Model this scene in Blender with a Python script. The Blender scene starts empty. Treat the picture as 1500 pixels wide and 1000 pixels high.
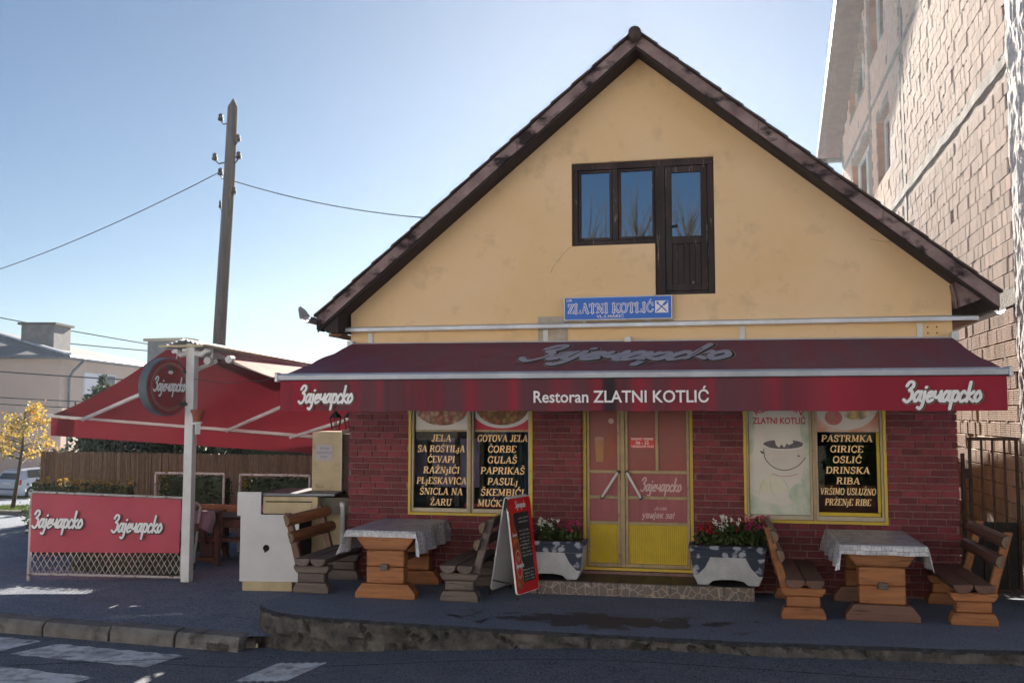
import bpy, bmesh, math, random
from mathutils import Vector, Matrix
R = math.radians
random.seed(7)
SC = bpy.context.scene
COL = SC.collection

# ------------------------------------------------------------ camera, sky, sun, exposure
cam_d = bpy.data.cameras.new('camera'); cam = bpy.data.objects.new('camera', cam_d); COL.objects.link(cam)
cam.location = (0, -11.95, 2.13)
cam.rotation_euler = (R(90 + 4.3), 0, R(12))
cam_d.sensor_width = 36; cam_d.lens = 36 * 1400 / 1500
cam_d.clip_start = .1; cam_d.clip_end = 2000
SC.camera = cam
SUN_EL, SUN_AZ = R(22.0), R(-4.2)          # azimuth from +Y towards +X
w = bpy.data.worlds.new('World'); SC.world = w; w.use_nodes = True
nt = w.node_tree; nt.nodes.clear()
wo = nt.nodes.new('ShaderNodeOutputWorld'); bg = nt.nodes.new('ShaderNodeBackground')
sk = nt.nodes.new('ShaderNodeTexSky'); sk.sky_type = 'NISHITA'; sk.sun_disc = False
sk.sun_elevation = SUN_EL; sk.sun_rotation = SUN_AZ
sk.altitude = 500; sk.air_density = .85; sk.dust_density = .1; sk.ozone_density = 2.3
bg.inputs['Strength'].default_value = .031
gm = nt.nodes.new('ShaderNodeGamma'); gm.inputs['Gamma'].default_value = .9      # softens the sky's contrast evenly in all directions
nt.links.new(sk.outputs[0], gm.inputs[0]); nt.links.new(gm.outputs[0], bg.inputs[0]); nt.links.new(bg.outputs[0], wo.inputs[0])
sd = bpy.data.lights.new('sun', 'SUN'); sun = bpy.data.objects.new('sun', sd); COL.objects.link(sun)
sd.energy = 5.0; sd.angle = R(.5); sd.color = (1, .9, .76)
sun.rotation_euler = Vector((math.sin(SUN_AZ) * math.cos(SUN_EL), math.cos(SUN_AZ) * math.cos(SUN_EL), math.sin(SUN_EL))).to_track_quat('Z', 'Y').to_euler()
SC.view_settings.view_transform = 'Standard'; SC.view_settings.look = 'None'
SC.view_settings.exposure = 1.95; SC.view_settings.gamma = 1; SC.view_settings.use_curve_mapping = False

# ------------------------------------------------------------ helpers
def S(h):
    h = h.lstrip('#'); c = [int(h[i:i + 2], 16) / 255 for i in (0, 2, 4)]
    return tuple(x / 12.92 if x <= .04045 else ((x + .055) / 1.055) ** 2.4 for x in c)

def tag(o, label=None, cat=None, group=None, kind=None):
    if label: o['label'] = label
    if cat: o['category'] = cat
    if group: o['group'] = group
    if kind: o['kind'] = kind
    return o

def thing(name, label, cat, loc=(0, 0, 0), group=None, rz=0):
    o = bpy.data.objects.new(name, None); COL.objects.link(o)
    o.location = loc; o.rotation_euler = (0, 0, rz); o.empty_display_size = .2
    return tag(o, label, cat, group)

def woff(o):
    v = Vector((0, 0, 0))
    while o is not None:
        v = v + o.location; o = o.parent
    return v

def link_mesh(name, me, parent=None, loc=None):
    o = bpy.data.objects.new(name, me); COL.objects.link(o)
    if parent: o.parent = parent
    if loc is not None: o.location = loc
    return o

class MB:
    def __init__(s): s.v = []; s.f = []
    def add(s, vs, fs):
        n = len(s.v); s.v += [tuple(p) for p in vs]; s.f += [[i + n for i in f] for f in fs]; return s
    def poly(s, pts): return s.add(pts, [list(range(len(pts)))])
    def box(s, x0, x1, y0, y1, z0, z1):
        return s.add([(x0, y0, z0), (x1, y0, z0), (x1, y1, z0), (x0, y1, z0), (x0, y0, z1), (x1, y0, z1), (x1, y1, z1), (x0, y1, z1)],
                     [[0, 3, 2, 1], [4, 5, 6, 7], [0, 1, 5, 4], [1, 2, 6, 5], [2, 3, 7, 6], [3, 0, 4, 7]])
    def obox(s, c, ax, ay, az):
        c = Vector(c); ax = Vector(ax); ay = Vector(ay); az = Vector(az)
        p = [c + sx * ax + sy * ay + sz * az for sz in (-1, 1) for (sx, sy) in ((-1, -1), (1, -1), (1, 1), (-1, 1))]
        return s.add(p, [[0, 3, 2, 1], [4, 5, 6, 7], [0, 1, 5, 4], [1, 2, 6, 5], [2, 3, 7, 6], [3, 0, 4, 7]])
    def beam(s, p, q, w_, h_, up=(0, 0, 1)):
        p = Vector(p); q = Vector(q); d = (q - p); L = d.length; d.normalize()
        x = d.cross(Vector(up)); x.normalize(); y = x.cross(d)
        return s.obox((p + q) / 2, x * w_ / 2, d * L / 2, y * h_ / 2)
    def prism(s, pts, vec):
        pts = [Vector(p) for p in pts]; vec = Vector(vec); n = len(pts)
        return s.add(pts + [p + vec for p in pts], [list(range(n))[::-1], list(range(n, 2 * n))] + [[i, (i + 1) % n, n + (i + 1) % n, n + i] for i in range(n)])
    def tube(s, path, r, n=8, cap=True):
        path = [Vector(p) for p in path]; m = len(path)
        rr = r if isinstance(r, (list, tuple)) else [r] * m
        base = len(s.v); d0 = (path[1] - path[0]).normalized()
        ref = Vector((0, 0, 1)) if abs(d0.z) < .9 else Vector((1, 0, 0))
        for i, p in enumerate(path):
            d = (path[min(i + 1, m - 1)] - path[max(i - 1, 0)]).normalized()
            x = d.cross(ref)
            if x.length < 1e-4: x = d.cross(Vector((0, 1, 0)))
            x.normalize(); y = d.cross(x)
            for k in range(n):
                a = 2 * math.pi * k / n
                s.v.append(tuple(p + rr[i] * (math.cos(a) * x + math.sin(a) * y)))
        for i in range(m - 1):
            for k in range(n):
                a = base + i * n + k; b = base + i * n + (k + 1) % n
                s.f.append([a, b, b + n, a + n])
        if cap:
            s.f.append([base + k for k in range(n)][::-1]); s.f.append([base + (m - 1) * n + k for k in range(n)])
        return s
    def grid(s, fn, nu, nv):
        b = len(s.v)
        for i in range(nu + 1):
            for j in range(nv + 1): s.v.append(tuple(fn(i / nu, j / nv)))
        for i in range(nu):
            for j in range(nv):
                a = b + i * (nv + 1) + j
                s.f.append([a, a + 1, a + nv + 2, a + nv + 1])
        return s
    def lathe(s, c, prof, n=16, axis=None):
        c = Vector(c); b = len(s.v)
        for (r, z) in prof:
            for k in range(n):
                a = 2 * math.pi * k / n
                s.v.append(tuple(c + Vector((r * math.cos(a), r * math.sin(a), z))))
        for i in range(len(prof) - 1):
            for k in range(n):
                s.f.append([b + i * n + k, b + i * n + (k + 1) % n, b + (i + 1) * n + (k + 1) % n, b + (i + 1) * n + k])
        s.f.append([b + k for k in range(n)][::-1]); s.f.append([b + (len(prof) - 1) * n + k for k in range(n)])
        return s
    def mesh(s, name, mat=None, off=Vector((0, 0, 0)), smooth=False, fix=True):
        me = bpy.data.meshes.new(name)
        me.from_pydata([(p[0] - off.x, p[1] - off.y, p[2] - off.z) for p in s.v], [], s.f)
        if fix and len(s.f) < 60000:
            bm = bmesh.new(); bm.from_mesh(me); bmesh.ops.recalc_face_normals(bm, faces=bm.faces); bm.to_mesh(me); bm.free()
        if mat: me.materials.append(mat)
        if smooth: me.shade_smooth()
        me.update(); return me
    def build(s, name, mat=None, parent=None, smooth=False, bevel=0, loc=None, fix=True, seg=2, **kw):
        off = woff(parent) + (Vector(loc) if loc is not None else Vector((0, 0, 0)))
        o = link_mesh(name, s.mesh(name, mat, off, smooth, fix), parent, loc)
        if bevel:
            b = o.modifiers.new('bevel', 'BEVEL'); b.width = bevel; b.segments = seg; b.limit_method = 'ANGLE'; b.angle_limit = R(40)
        if kw: tag(o, **kw)
        return o

def copy_tree(o, parent=None):
    c = o.copy(); COL.objects.link(c)
    if parent: c.parent = parent
    for ch in [x for x in bpy.data.objects if x.parent == o and x is not c]: copy_tree(ch, c)
    return c

# ------------------------------------------------------------ materials
def pm(name, c1, c2=None, scale=6, rough=.7, metal=0, bump=0, bscale=40, rnd=0, stretch=(1, 1, 1), lo=.35, hi=.65, detail=6, spec=.4,
       c3=None, s3=3, lo3=.6, hi3=.7, stretch3=(1, 1, 1), trans=0, c4=None, s4=20, lo4=.7, hi4=.74, bdist=.02, coat=0, bstretch=None, rough2=None):
    m = bpy.data.materials.new(name); m.use_nodes = True; t = m.node_tree; N = t.nodes; L = t.links
    b = N['Principled BSDF']; b.inputs['Roughness'].default_value = rough; b.inputs['Metallic'].default_value = metal
    b.inputs['Specular IOR Level'].default_value = spec; b.inputs['Coat Weight'].default_value = coat
    tc = N.new('ShaderNodeTexCoord')
    def mp(st):
        q = N.new('ShaderNodeMapping'); q.inputs['Scale'].default_value = st; L.new(tc.outputs['Object'], q.inputs[0]); return q.outputs[0]
    def noise(st, sc, det=detail):
        q = N.new('ShaderNodeTexNoise'); q.inputs['Scale'].default_value = sc; q.inputs['Detail'].default_value = det; q.inputs['Roughness'].default_value = .6
        L.new(mp(st), q.inputs['Vector']); return q.outputs['Fac']
    def ramp(f, a, c):
        q = N.new('ShaderNodeMapRange'); q.inputs[1].default_value = a; q.inputs[2].default_value = c; L.new(f, q.inputs[0]); return q.outputs[0]
    def mix(f, a, c):
        q = N.new('ShaderNodeMix'); q.data_type = 'RGBA'
        if f is not None: L.new(f, q.inputs[0])
        for i, x in ((6, a), (7, c)):
            if isinstance(x, tuple): q.inputs[i].default_value = (*x[:3], 1)
            else: L.new(x, q.inputs[i])
        return q.outputs[2]
    col = c1
    if c2: col = mix(ramp(noise(stretch, scale), lo, hi), c1, c2)
    if c3: col = mix(ramp(noise(stretch3, s3), lo3, hi3), col, c3)
    if c4: col = mix(ramp(noise((1, 1, 1), s4, 4), lo4, hi4), col, c4)
    if rnd:
        oi = N.new('ShaderNodeObjectInfo'); hs = N.new('ShaderNodeHueSaturation')
        L.new(ramp(oi.outputs['Random'], 0, 1), hs.inputs['Value'])
        r_ = hs.inputs['Value'].links[0].from_node; r_.inputs[3].default_value = 1 - rnd; r_.inputs[4].default_value = 1 + rnd
        if isinstance(col, tuple): hs.inputs['Color'].default_value = (*col, 1)
        else: L.new(col, hs.inputs['Color'])
        col = hs.outputs[0]
    if isinstance(col, tuple): b.inputs['Base Color'].default_value = (*col, 1)
    else: L.new(col, b.inputs['Base Color'])
    if rough2 is not None:
        q = ramp(noise((1, 1, 1), 2.2), .4, .62); q.node.inputs[3].default_value = rough; q.node.inputs[4].default_value = rough2
        L.new(q, b.inputs['Roughness'])
    if bump:
        bp = N.new('ShaderNodeBump'); bp.inputs['Strength'].default_value = bump; bp.inputs['Distance'].default_value = bdist
        L.new(noise(bstretch or stretch, bscale, 5), bp.inputs['Height']); L.new(bp.outputs[0], b.inputs['Normal'])
    if trans:
        tr = N.new('ShaderNodeBsdfTranslucent'); mx = N.new('ShaderNodeMixShader'); mx.inputs[0].default_value = trans
        if isinstance(col, tuple): tr.inputs[0].default_value = (*col, 1)
        else: L.new(col, tr.inputs[0])
        L.new(b.outputs[0], mx.inputs[1]); L.new(tr.outputs[0], mx.inputs[2]); L.new(mx.outputs[0], N['Material Output'].inputs[0])
    return m

def glass(name, refl=.08, tint=(.8, .85, .85), rough=.01, warp=0):
    m = bpy.data.materials.new(name); m.use_nodes = True; t = m.node_tree; N = t.nodes; L = t.links; N.clear()
    o = N.new('ShaderNodeOutputMaterial'); tr = N.new('ShaderNodeBsdfTransparent'); gl = N.new('ShaderNodeBsdfGlossy'); mx = N.new('ShaderNodeMixShader')
    tr.inputs[0].default_value = (*tint, 1); gl.inputs[0].default_value = (.72, .88, 1, 1) if refl > .2 else (.8, .8, .8, 1); gl.inputs['Roughness'].default_value = rough
    lw = N.new('ShaderNodeLayerWeight'); lw.inputs[0].default_value = .35
    q = N.new('ShaderNodeMapRange'); q.inputs[3].default_value = refl; q.inputs[4].default_value = 1; L.new(lw.outputs['Fresnel'], q.inputs[0]); q.inputs[1].default_value = .04
    L.new(q.outputs[0], mx.inputs[0]); L.new(tr.outputs[0], mx.inputs[1]); L.new(gl.outputs[0], mx.inputs[2]); L.new(mx.outputs[0], o.inputs[0])
    if warp:
        n = N.new('ShaderNodeTexNoise'); n.inputs['Scale'].default_value = 2.5; bp = N.new('ShaderNodeBump'); bp.inputs['Strength'].default_value = warp; bp.inputs['Distance'].default_value = .031
        L.new(n.outputs['Fac'], bp.inputs['Height']); L.new(bp.outputs[0], gl.inputs['Normal'])
    return m

M = {}
M['asphalt'] = pm('asphalt', (.20, .245, .33), (.235, .275, .355), 2.2, .8, bump=.9, bscale=170, c3=(.12, .14, .18), s3=1.1, lo3=.55, hi3=.75, c4=(.05, .06, .08), s4=50, lo4=.52, hi4=.60, bdist=.012, rough2=.6)
M['road'] = pm('road', (.12, .145, .195), (.15, .172, .22), 1.3, .75, bump=1, bscale=140, c3=(.30, .32, .36), s3=70, lo3=.56, hi3=.66, c4=(.04, .05, .068), s4=44, lo4=.52, hi4=.60, bdist=.014, rough2=.52)
M['concrete_old'] = pm('concrete_old', (.13, .12, .115), (.055, .052, .052), 5.0, .92, bump=1, bscale=11, c3=(.035, .035, .028), s3=4, lo3=.52, hi3=.64, bdist=.05)
M['kerb'] = pm('kerb', (.20, .19, .19), (.12, .115, .115), 5, .9, bump=.7, bscale=40, c3=(.06, .058, .05), s3=3, lo3=.58, hi3=.7, rnd=.12)
M['concrete'] = pm('concrete', (.34, .32, .31), (.24, .22, .21), 3, .95, bump=.8, bscale=25, c3=(.45, .42, .4), s3=9, lo3=.6, hi3=.7, bdist=.04)
M['paint_white'] = pm('paint_white', (.74, .76, .80), (.16, .17, .20), 7, .8, bump=.7, bscale=120, lo=.46, hi=.72, detail=9, c3=(.2, .2, .22), s3=1.6, lo3=.5, hi3=.75)
M['plaster'] = pm('plaster', (.80, .585, .37), (.76, .53, .29), .55, .9, bump=.25, bscale=14, c3=(.58, .41, .24), s3=3.2, lo3=.55, hi3=.82, c4=(.52, .37, .22), s4=17, lo4=.68, hi4=.78, bdist=.02)
M['plaster_grey'] = pm('plaster_grey', (.5, .44, .38), (.38, .32, .26), 6, .9, bump=.4, bscale=30)
M['mortar'] = pm('mortar', (.21, .12, .12), (.27, .18, .175), 12, .95, bump=.5, bscale=60)
M['brick'] = pm('brick', (.20, .030, .044), (.145, .022, .034), 9, .62, bump=.8, bscale=38, rnd=.34, c3=(.19, .05, .05), s3=14, lo3=.62, hi3=.75, bdist=.012)
M['wood_dark'] = pm('wood_dark', (.060, .042, .042), (.026, .018, .020), 5, .75, bump=.6, bscale=18, stretch=(1, 1, .18), c3=(.26, .2, .19), s3=26, lo3=.62, hi3=.7, stretch3=(1, 1, .12), bdist=.006)
M['barge'] = pm('barge', (.34, .25, .245), (.17, .115, .115), 7, .85, bump=.7, bscale=24, stretch=(.4, 1, .4), c3=(.028, .018, .02), s3=7, lo3=.5, hi3=.6, stretch3=(.35, 1, .6), bdist=.01)
M['soffit'] = pm('soffit', (.045, .033, .036), (.025, .018, .02), 6, .8, bump=.6, bscale=20, stretch=(.3, 1, .3), c3=(.10, .075, .07), s3=18, lo3=.66, hi3=.74)
M['roof_tile'] = pm('roof_tile', (.085, .06, .055), (.05, .035, .033), 6, .85, bump=.5, rnd=.1)
M['gutter'] = pm('gutter', (.20, .22, .26), (.13, .145, .17), 5, .45, metal=.5, bump=.1)
M['flash'] = pm('flash', (.52, .56, .64), (.40, .43, .50), 3, .42, metal=.35, bump=.1)
M['canvas'] = pm('canvas', (.25, .058, .088), (.19, .085, .12), 2.0, .7, bump=.35, bscale=6, stretch=(1.6, .22, .3), lo=.38, hi=.66, c3=(.27, .07, .095), s3=8.5, lo3=.57, hi3=.78, stretch3=(1, .08, .08), trans=.08, bdist=.02)
M['valance'] = pm('valance', (.20, .022, .040), (.10, .034, .045), 1.5, .85, bump=.3, bscale=5, stretch=(1.2, 1, .12), lo=.40, hi=.60, c3=(.055, .022, .034), s3=5, lo3=.60, hi3=.8, stretch3=(1, 1, .05), trans=.15, bstretch=(1, 1, .15))
M['canvas_red'] = pm('canvas_red', (.17, .020, .032), (.14, .018, .028), 1.5, .85, bump=.3, bscale=4, trans=.13, stretch=(1, .5, 1))
M['canvas_pale_lit'] = pm('canvas_pale_lit', (.66, .30, .28), (.58, .24, .22), 2, .8, trans=.3)  # faded red cloth; sunlight on the sheet is put into the pale tone
M['alu'] = pm('alu', (.60, .60, .62), (.48, .48, .50), 6, .42, metal=.25, bump=.1, c3=(.2, .19, .18), s3=12, lo3=.66, hi3=.74)
M['alu_white'] = pm('alu_white', (.70, .72, .76), (.60, .60, .61), 4, .5, c3=(.26, .18, .12), s3=14, lo3=.68, hi3=.76)
M['cream'] = pm('cream', (.56, .46, .30), (.45, .36, .235), 5, .7, c3=(.28, .21, .13), s3=7, lo3=.63, hi3=.75)
M['yellow_frame'] = pm('yellow_frame', (.62, .44, .04), (.52, .40, .12), 8, .6, c3=(.28, .22, .15), s3=15, lo3=.64, hi3=.72)
M['gold_frame'] = pm('gold_frame', (.40, .30, .17), (.30, .23, .15), 9, .5, metal=.15, c3=(.12, .09, .07), s3=18, lo3=.62, hi3=.72)
M['letter_cream'] = pm('letter_cream', (.90, .63, .34), None, rough=.7)
M['letter_white'] = pm('letter_white', (.86, .85, .88), (.76, .75, .79), 12, rough=.7)
M['letter_mid'] = pm('letter_mid', (.46, .46, .54), (.36, .36, .44), 8, rough=.7)
M['valance_clean'] = pm('valance_clean', (.30, .012, .045), (.22, .014, .04), 1.5, .85, bump=.3, bscale=5, stretch=(1.2, 1, .12), trans=.12)
M['letter_faint'] = pm('letter_faint', (.60, .42, .42), None, rough=.7)
M['letter_dark'] = pm('letter_dark', (.035, .03, .035), None, rough=.8)
M['letter_gold'] = pm('letter_gold', (.36, .30, .22), None, rough=.6)
M['letter_red'] = pm('letter_red', (.50, .05, .09), None, rough=.7)
M['letter_grey'] = pm('letter_grey', (.13, .13, .17), None, rough=.7)
M['chalk'] = pm('chalk', (.55, .55, .55), None, rough=.9)
M['blue'] = pm('blue', (.004, .12, .58), (.006, .13, .54), 4, .4)
M['black'] = pm('black', (.018, .018, .02), (.03, .03, .03), 9, .6)
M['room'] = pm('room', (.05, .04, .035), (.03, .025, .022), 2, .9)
M['hole'] = pm('hole', (.01, .01, .01), None, rough=1)
M['white_panel'] = pm('white_panel', (.66, .66, .70), (.60, .60, .64), 3, .6, c3=(.45, .44, .45), s3=9, lo3=.68, hi3=.78)
M['block'] = pm('block', (.74, .60, .55), (.62, .48, .42), 5, .9, bump=.5, bscale=45, rnd=.16, c3=(.84, .74, .66), s3=6, lo3=.58, hi3=.74, bdist=.01)
M['block_red'] = pm('block_red', (.40, .22, .17), (.32, .17, .13), 5, .9, bump=.4, rnd=.15)
M['rough_mortar'] = pm('rough_mortar', (.36, .29, .26), (.22, .17, .15), 9, .95, bump=1, bscale=22, bdist=.04)
M['stucco'] = pm('stucco', (.72, .70, .72), (.62, .60, .62), 3, .95, bump=1, bscale=9, bdist=.12)
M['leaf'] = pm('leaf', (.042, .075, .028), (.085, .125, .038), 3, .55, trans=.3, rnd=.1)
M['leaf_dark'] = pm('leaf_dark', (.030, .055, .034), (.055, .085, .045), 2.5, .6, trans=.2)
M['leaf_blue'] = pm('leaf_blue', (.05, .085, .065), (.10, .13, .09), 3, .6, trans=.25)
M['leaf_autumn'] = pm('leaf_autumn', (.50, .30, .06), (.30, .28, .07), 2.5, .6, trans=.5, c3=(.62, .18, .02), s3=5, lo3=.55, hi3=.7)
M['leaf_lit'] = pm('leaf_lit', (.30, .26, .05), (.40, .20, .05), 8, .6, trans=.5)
M['grass'] = pm('grass', (.08, .13, .03), (.12, .16, .045), 5, .8, trans=.2)
M['bark'] = pm('bark', (.10, .075, .06), (.06, .045, .036), 8, .9, bump=.8, bscale=20, stretch=(1, 1, .2))
M['pole_wood'] = pm('pole_wood', (.12, .098, .105), (.07, .058, .064), 6, .9, bump=.8, bscale=14, stretch=(2, 2, .1), c3=(.2, .16, .14), s3=9, lo3=.6, hi3=.7, stretch3=(2, 2, .06))
M['reed'] = pm('reed', (.60, .42, .30), (.34, .22, .155), 70, .85, stretch=(1, 1, .12), c3=(.25, .17, .11), s3=60, lo3=.58, hi3=.72, stretch3=(1, 1, .05), trans=.35)
def wood(name, a, b_, sc=1):
    for nm, st in ((name, (3, .25, 3)), (name + '_across', (.25, 3, 3.4))):
        m = pm(nm, a, b_, 7 * sc, .55, bump=.6, bscale=16, stretch=st, rnd=.18, c3=tuple(x * .35 for x in b_), s3=12, lo3=.58, hi3=.70, stretch3=st, bdist=.006, coat=.05)
        M[nm] = m
    return M[name]
wood('wood_orange', (.36, .145, .052), (.235, .09, .038))
wood('wood_brown', (.17, .085, .06), (.11, .06, .05))
wood('wood_grey', (.155, .12, .11), (.085, .065, .062))
M['wood_end'] = pm('wood_end', (.20, .14, .10), (.13, .095, .07), 25, .8)
M['door_red'] = pm('door_red', (.27, .045, .042), (.22, .04, .045), 2, .35, c3=(.34, .10, .09), s3=3, lo3=.55, hi3=.8)
M['door_pink'] = pm('door_pink', (.34, .10, .115), (.27, .075, .09), 4, .5, stretch=(4, 1, .4), bump=.2, bscale=20)
M['door_yellow'] = pm('door_yellow', (.62, .45, .03), (.52, .38, .035), 6, .5, c3=(.3, .24, .06), s3=10, lo3=.68, hi3=.78)
M['banner'] = pm('banner', (.50, .075, .12), (.43, .065, .10), 2, .6, bump=.25, bscale=3)
M['red_board'] = pm('red_board', (.62, .012, .016), None, rough=.35)
M['cloth'] = None
M['rust_white'] = pm('rust_white', (.50, .49, .50), (.40, .38, .38), 8, .7, c3=(.17, .07, .04), s3=16, lo3=.56, hi3=.66)
M['terracotta'] = pm('terracotta', (.36, .11, .07), (.28, .08, .05), 8, .8)
M['peach'] = pm('peach', (.66, .50, .42), (.62, .47, .39), 1, .9)
M['slate'] = pm('slate', (.20, .20, .22), (.14, .14, .16), 3, .8)
M['car'] = pm('car', (.62, .66, .74), None, rough=.25, coat=.6)
M['car_glass'] = glass('car_glass', .2, (.08, .09, .1))
M['rubber'] = pm('rubber', (.02, .02, .02), None, rough=.8)
M['tail_red'] = pm('tail_red', (.5, .02, .02), None, rough=.2)
M['window_glass'] = glass('window_glass', .0, (.75, .8, .82), .01, .0)
M['attic_glass'] = glass('attic_glass', .27, (.5, .55, .6), .02, .0)
M['purple'] = pm('purple', (.52, .38, .60), (.40, .28, .48), 2, .8)
M['curtain'] = pm('curtain', (.10, .14, .22), (.04, .05, .09), 12, .8, stretch=(1, 1, .1))
M['check'] = pm('check', (.6, .5, .5), None, rough=.8)
M['tile_dark'] = pm('tile_dark', (.06, .05, .048), (.04, .034, .033), 4, .5, rnd=.1)
M['navy'] = None
M['pl_white'] = pm('pl_white', (.50, .51, .55), (.40, .41, .45), 6, .9, bump=.6, bscale=60)
M['petal_red'] = pm('petal_red', (.48, .03, .05), None, rough=.6, trans=.3)
M['petal_pink'] = pm('petal_pink', (.55, .06, .20), None, rough=.6, trans=.3)
M['petal_white'] = pm('petal_white', (.8, .8, .76), None, rough=.6, trans=.3)
M['soil'] = pm('soil', (.03, .022, .016), None, rough=1)
M['cable'] = pm('cable', (.03, .03, .035), None, rough=.7)
M['rust'] = pm('rust', (.045, .032, .03), (.09, .05, .04), 12, .8)

def tex_mat(name, build):
    m = bpy.data.materials.new(name); m.use_nodes = True; t = m.node_tree
    build(t.nodes, t.links, t.nodes['Principled BSDF']); return m
def _navy(N, L, b):
    tc = N.new('ShaderNodeTexCoord'); ns = N.new('ShaderNodeTexNoise'); ns.inputs['Scale'].default_value = 9
    ad = N.new('ShaderNodeMixRGB'); ad.blend_type = 'ADD'; ad.inputs[0].default_value = .13
    L.new(tc.outputs['Object'], ns.inputs[0]); L.new(tc.outputs['Object'], ad.inputs[1]); L.new(ns.outputs['Color'], ad.inputs[2])
    v = N.new('ShaderNodeTexVoronoi'); v.inputs['Scale'].default_value = 9.5; v.inputs['Randomness'].default_value = 1; L.new(ad.outputs[0], v.inputs['Vector'])
    r = N.new('ShaderNodeValToRGB'); r.color_ramp.elements[0].position = .30; r.color_ramp.elements[1].position = .46
    r.color_ramp.elements[0].color = (.33, .36, .44, 1); r.color_ramp.elements[1].color = (.022, .032, .062, 1)
    L.new(v.outputs['Distance'], r.inputs[0]); L.new(r.outputs[0], b.inputs['Base Color']); b.inputs['Roughness'].default_value = .7
M['navy'] = tex_mat('navy', _navy)
def _cloth(N, L, b):
    tc = N.new('ShaderNodeTexCoord'); mp = N.new('ShaderNodeMapping'); mp.inputs['Rotation'].default_value = (0, 0, 0)
    uv = tc.outputs['UV']; L.new(uv, mp.inputs[0])
    br = N.new('ShaderNodeTexBrick'); br.inputs['Scale'].default_value = 6; br.inputs['Mortar Size'].default_value = .012; br.inputs['Brick Width'].default_value = .62; br.inputs['Row Height'].default_value = .42
    br.inputs['Color1'].default_value = (.62, .63, .68, 1); br.inputs['Color2'].default_value = (.24, .25, .30, 1); br.inputs['Mortar'].default_value = (.16, .16, .2, 1); br.inputs['Bias'].default_value = -.35
    L.new(mp.outputs[0], br.inputs[0])
    n = N.new('ShaderNodeTexNoise'); n.inputs['Scale'].default_value = 34; n.inputs['Detail'].default_value = 4; L.new(mp.outputs[0], n.inputs[0])
    r = N.new('ShaderNodeValToRGB'); r.color_ramp.elements[0].position = .42; r.color_ramp.elements[1].position = .56; r.color_ramp.elements[0].color = (.55, .55, .58, 1)
    L.new(n.outputs['Fac'], r.inputs[0]); mx = N.new('ShaderNodeMixRGB'); mx.blend_type = 'MULTIPLY'; mx.inputs[0].default_value = .55
    L.new(br.outputs[0], mx.inputs[1]); L.new(r.outputs[0], mx.inputs[2]); L.new(mx.outputs[0], b.inputs['Base Color']); b.inputs['Roughness'].default_value = .38
M['cloth'] = tex_mat('cloth', _cloth)
def _crazy(N, L, b):
    tc = N.new('ShaderNodeTexCoord'); v = N.new('ShaderNodeTexVoronoi'); v.feature = 'DISTANCE_TO_EDGE'; v.inputs['Scale'].default_value = 11; L.new(tc.outputs['Object'], v.inputs['Vector'])
    v2 = N.new('ShaderNodeTexVoronoi'); v2.inputs['Scale'].default_value = 11; L.new(tc.outputs['Object'], v2.inputs['Vector'])
    c2 = N.new('ShaderNodeMixRGB'); c2.inputs[1].default_value = (.155, .11, .10, 1); c2.inputs[2].default_value = (.10, .09, .09, 1); L.new(v2.outputs['Color'], c2.inputs[0])
    r = N.new('ShaderNodeMapRange'); r.inputs[1].default_value = .02; r.inputs[2].default_value = .06; L.new(v.outputs['Distance'], r.inputs[0])
    mx = N.new('ShaderNodeMixRGB'); mx.inputs[1].default_value = (.32, .27, .23, 1); L.new(r.outputs[0], mx.inputs[0]); L.new(c2.outputs[0], mx.inputs[2]); L.new(mx.outputs[0], b.inputs['Base Color']); b.inputs['Roughness'].default_value = .5
M['crazy'] = tex_mat('crazy', _crazy)
def food(name, cols, sc, seed):
    def f(N, L, b):
        tc = N.new('ShaderNodeTexCoord'); mp = N.new('ShaderNodeMapping'); mp.inputs['Location'].default_value = (seed, seed * 2, 0); L.new(tc.outputs['Object'], mp.inputs[0])
        ns = N.new('ShaderNodeTexNoise'); ns.inputs['Scale'].default_value = sc * .6; L.new(mp.outputs[0], ns.inputs[0])
        ad = N.new('ShaderNodeMixRGB'); ad.blend_type = 'ADD'; ad.inputs[0].default_value = .06; L.new(mp.outputs[0], ad.inputs[1]); L.new(ns.outputs['Color'], ad.inputs[2])
        v = N.new('ShaderNodeTexVoronoi'); v.inputs['Scale'].default_value = sc; L.new(ad.outputs[0], v.inputs['Vector'])
        sp = N.new('ShaderNodeSeparateColor'); L.new(v.outputs['Color'], sp.inputs[0])
        r = N.new('ShaderNodeValToRGB'); r.color_ramp.interpolation = 'LINEAR'
        while len(r.color_ramp.elements) < len(cols): r.color_ramp.elements.new(.5)
        for i, c in enumerate(cols): r.color_ramp.elements[i].position = i / (len(cols) - 1); r.color_ramp.elements[i].color = (*c, 1)
        L.new(sp.outputs[0], r.inputs[0]); mx = N.new('ShaderNodeMixRGB'); mx.blend_type = 'MULTIPLY'; mx.inputs[0].default_value = .9
        q = N.new('ShaderNodeMapRange'); q.inputs[1].default_value = .1; q.inputs[2].default_value = .75; q.inputs[3].default_value = 1; q.inputs[4].default_value = .35; L.new(v.outputs['Distance'], q.inputs[0])
        L.new(r.outputs[0], mx.inputs[1]); L.new(q.outputs[0], mx.inputs[2]); L.new(mx.outputs[0], b.inputs['Base Color']); b.inputs['Roughness'].default_value = .5
    return tex_mat(name, f)
M['food_meat'] = food('food_meat', [(.30, .06, .05), (.50, .16, .11), (.62, .42, .30), (.36, .10, .07)], 16, 1)
M['food_stew'] = food('food_stew', [(.35, .10, .04), (.45, .30, .08), (.26, .05, .03), (.50, .22, .12)], 17, 3)
M['food_fish'] = food('food_fish', [(.70, .50, .22), (.78, .64, .42), (.80, .70, .55), (.66, .46, .2)], 11, 5)
M['pot_dark'] = pm('pot_dark', (.16, .14, .17), (.1, .09, .11), 20, .7)
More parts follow.
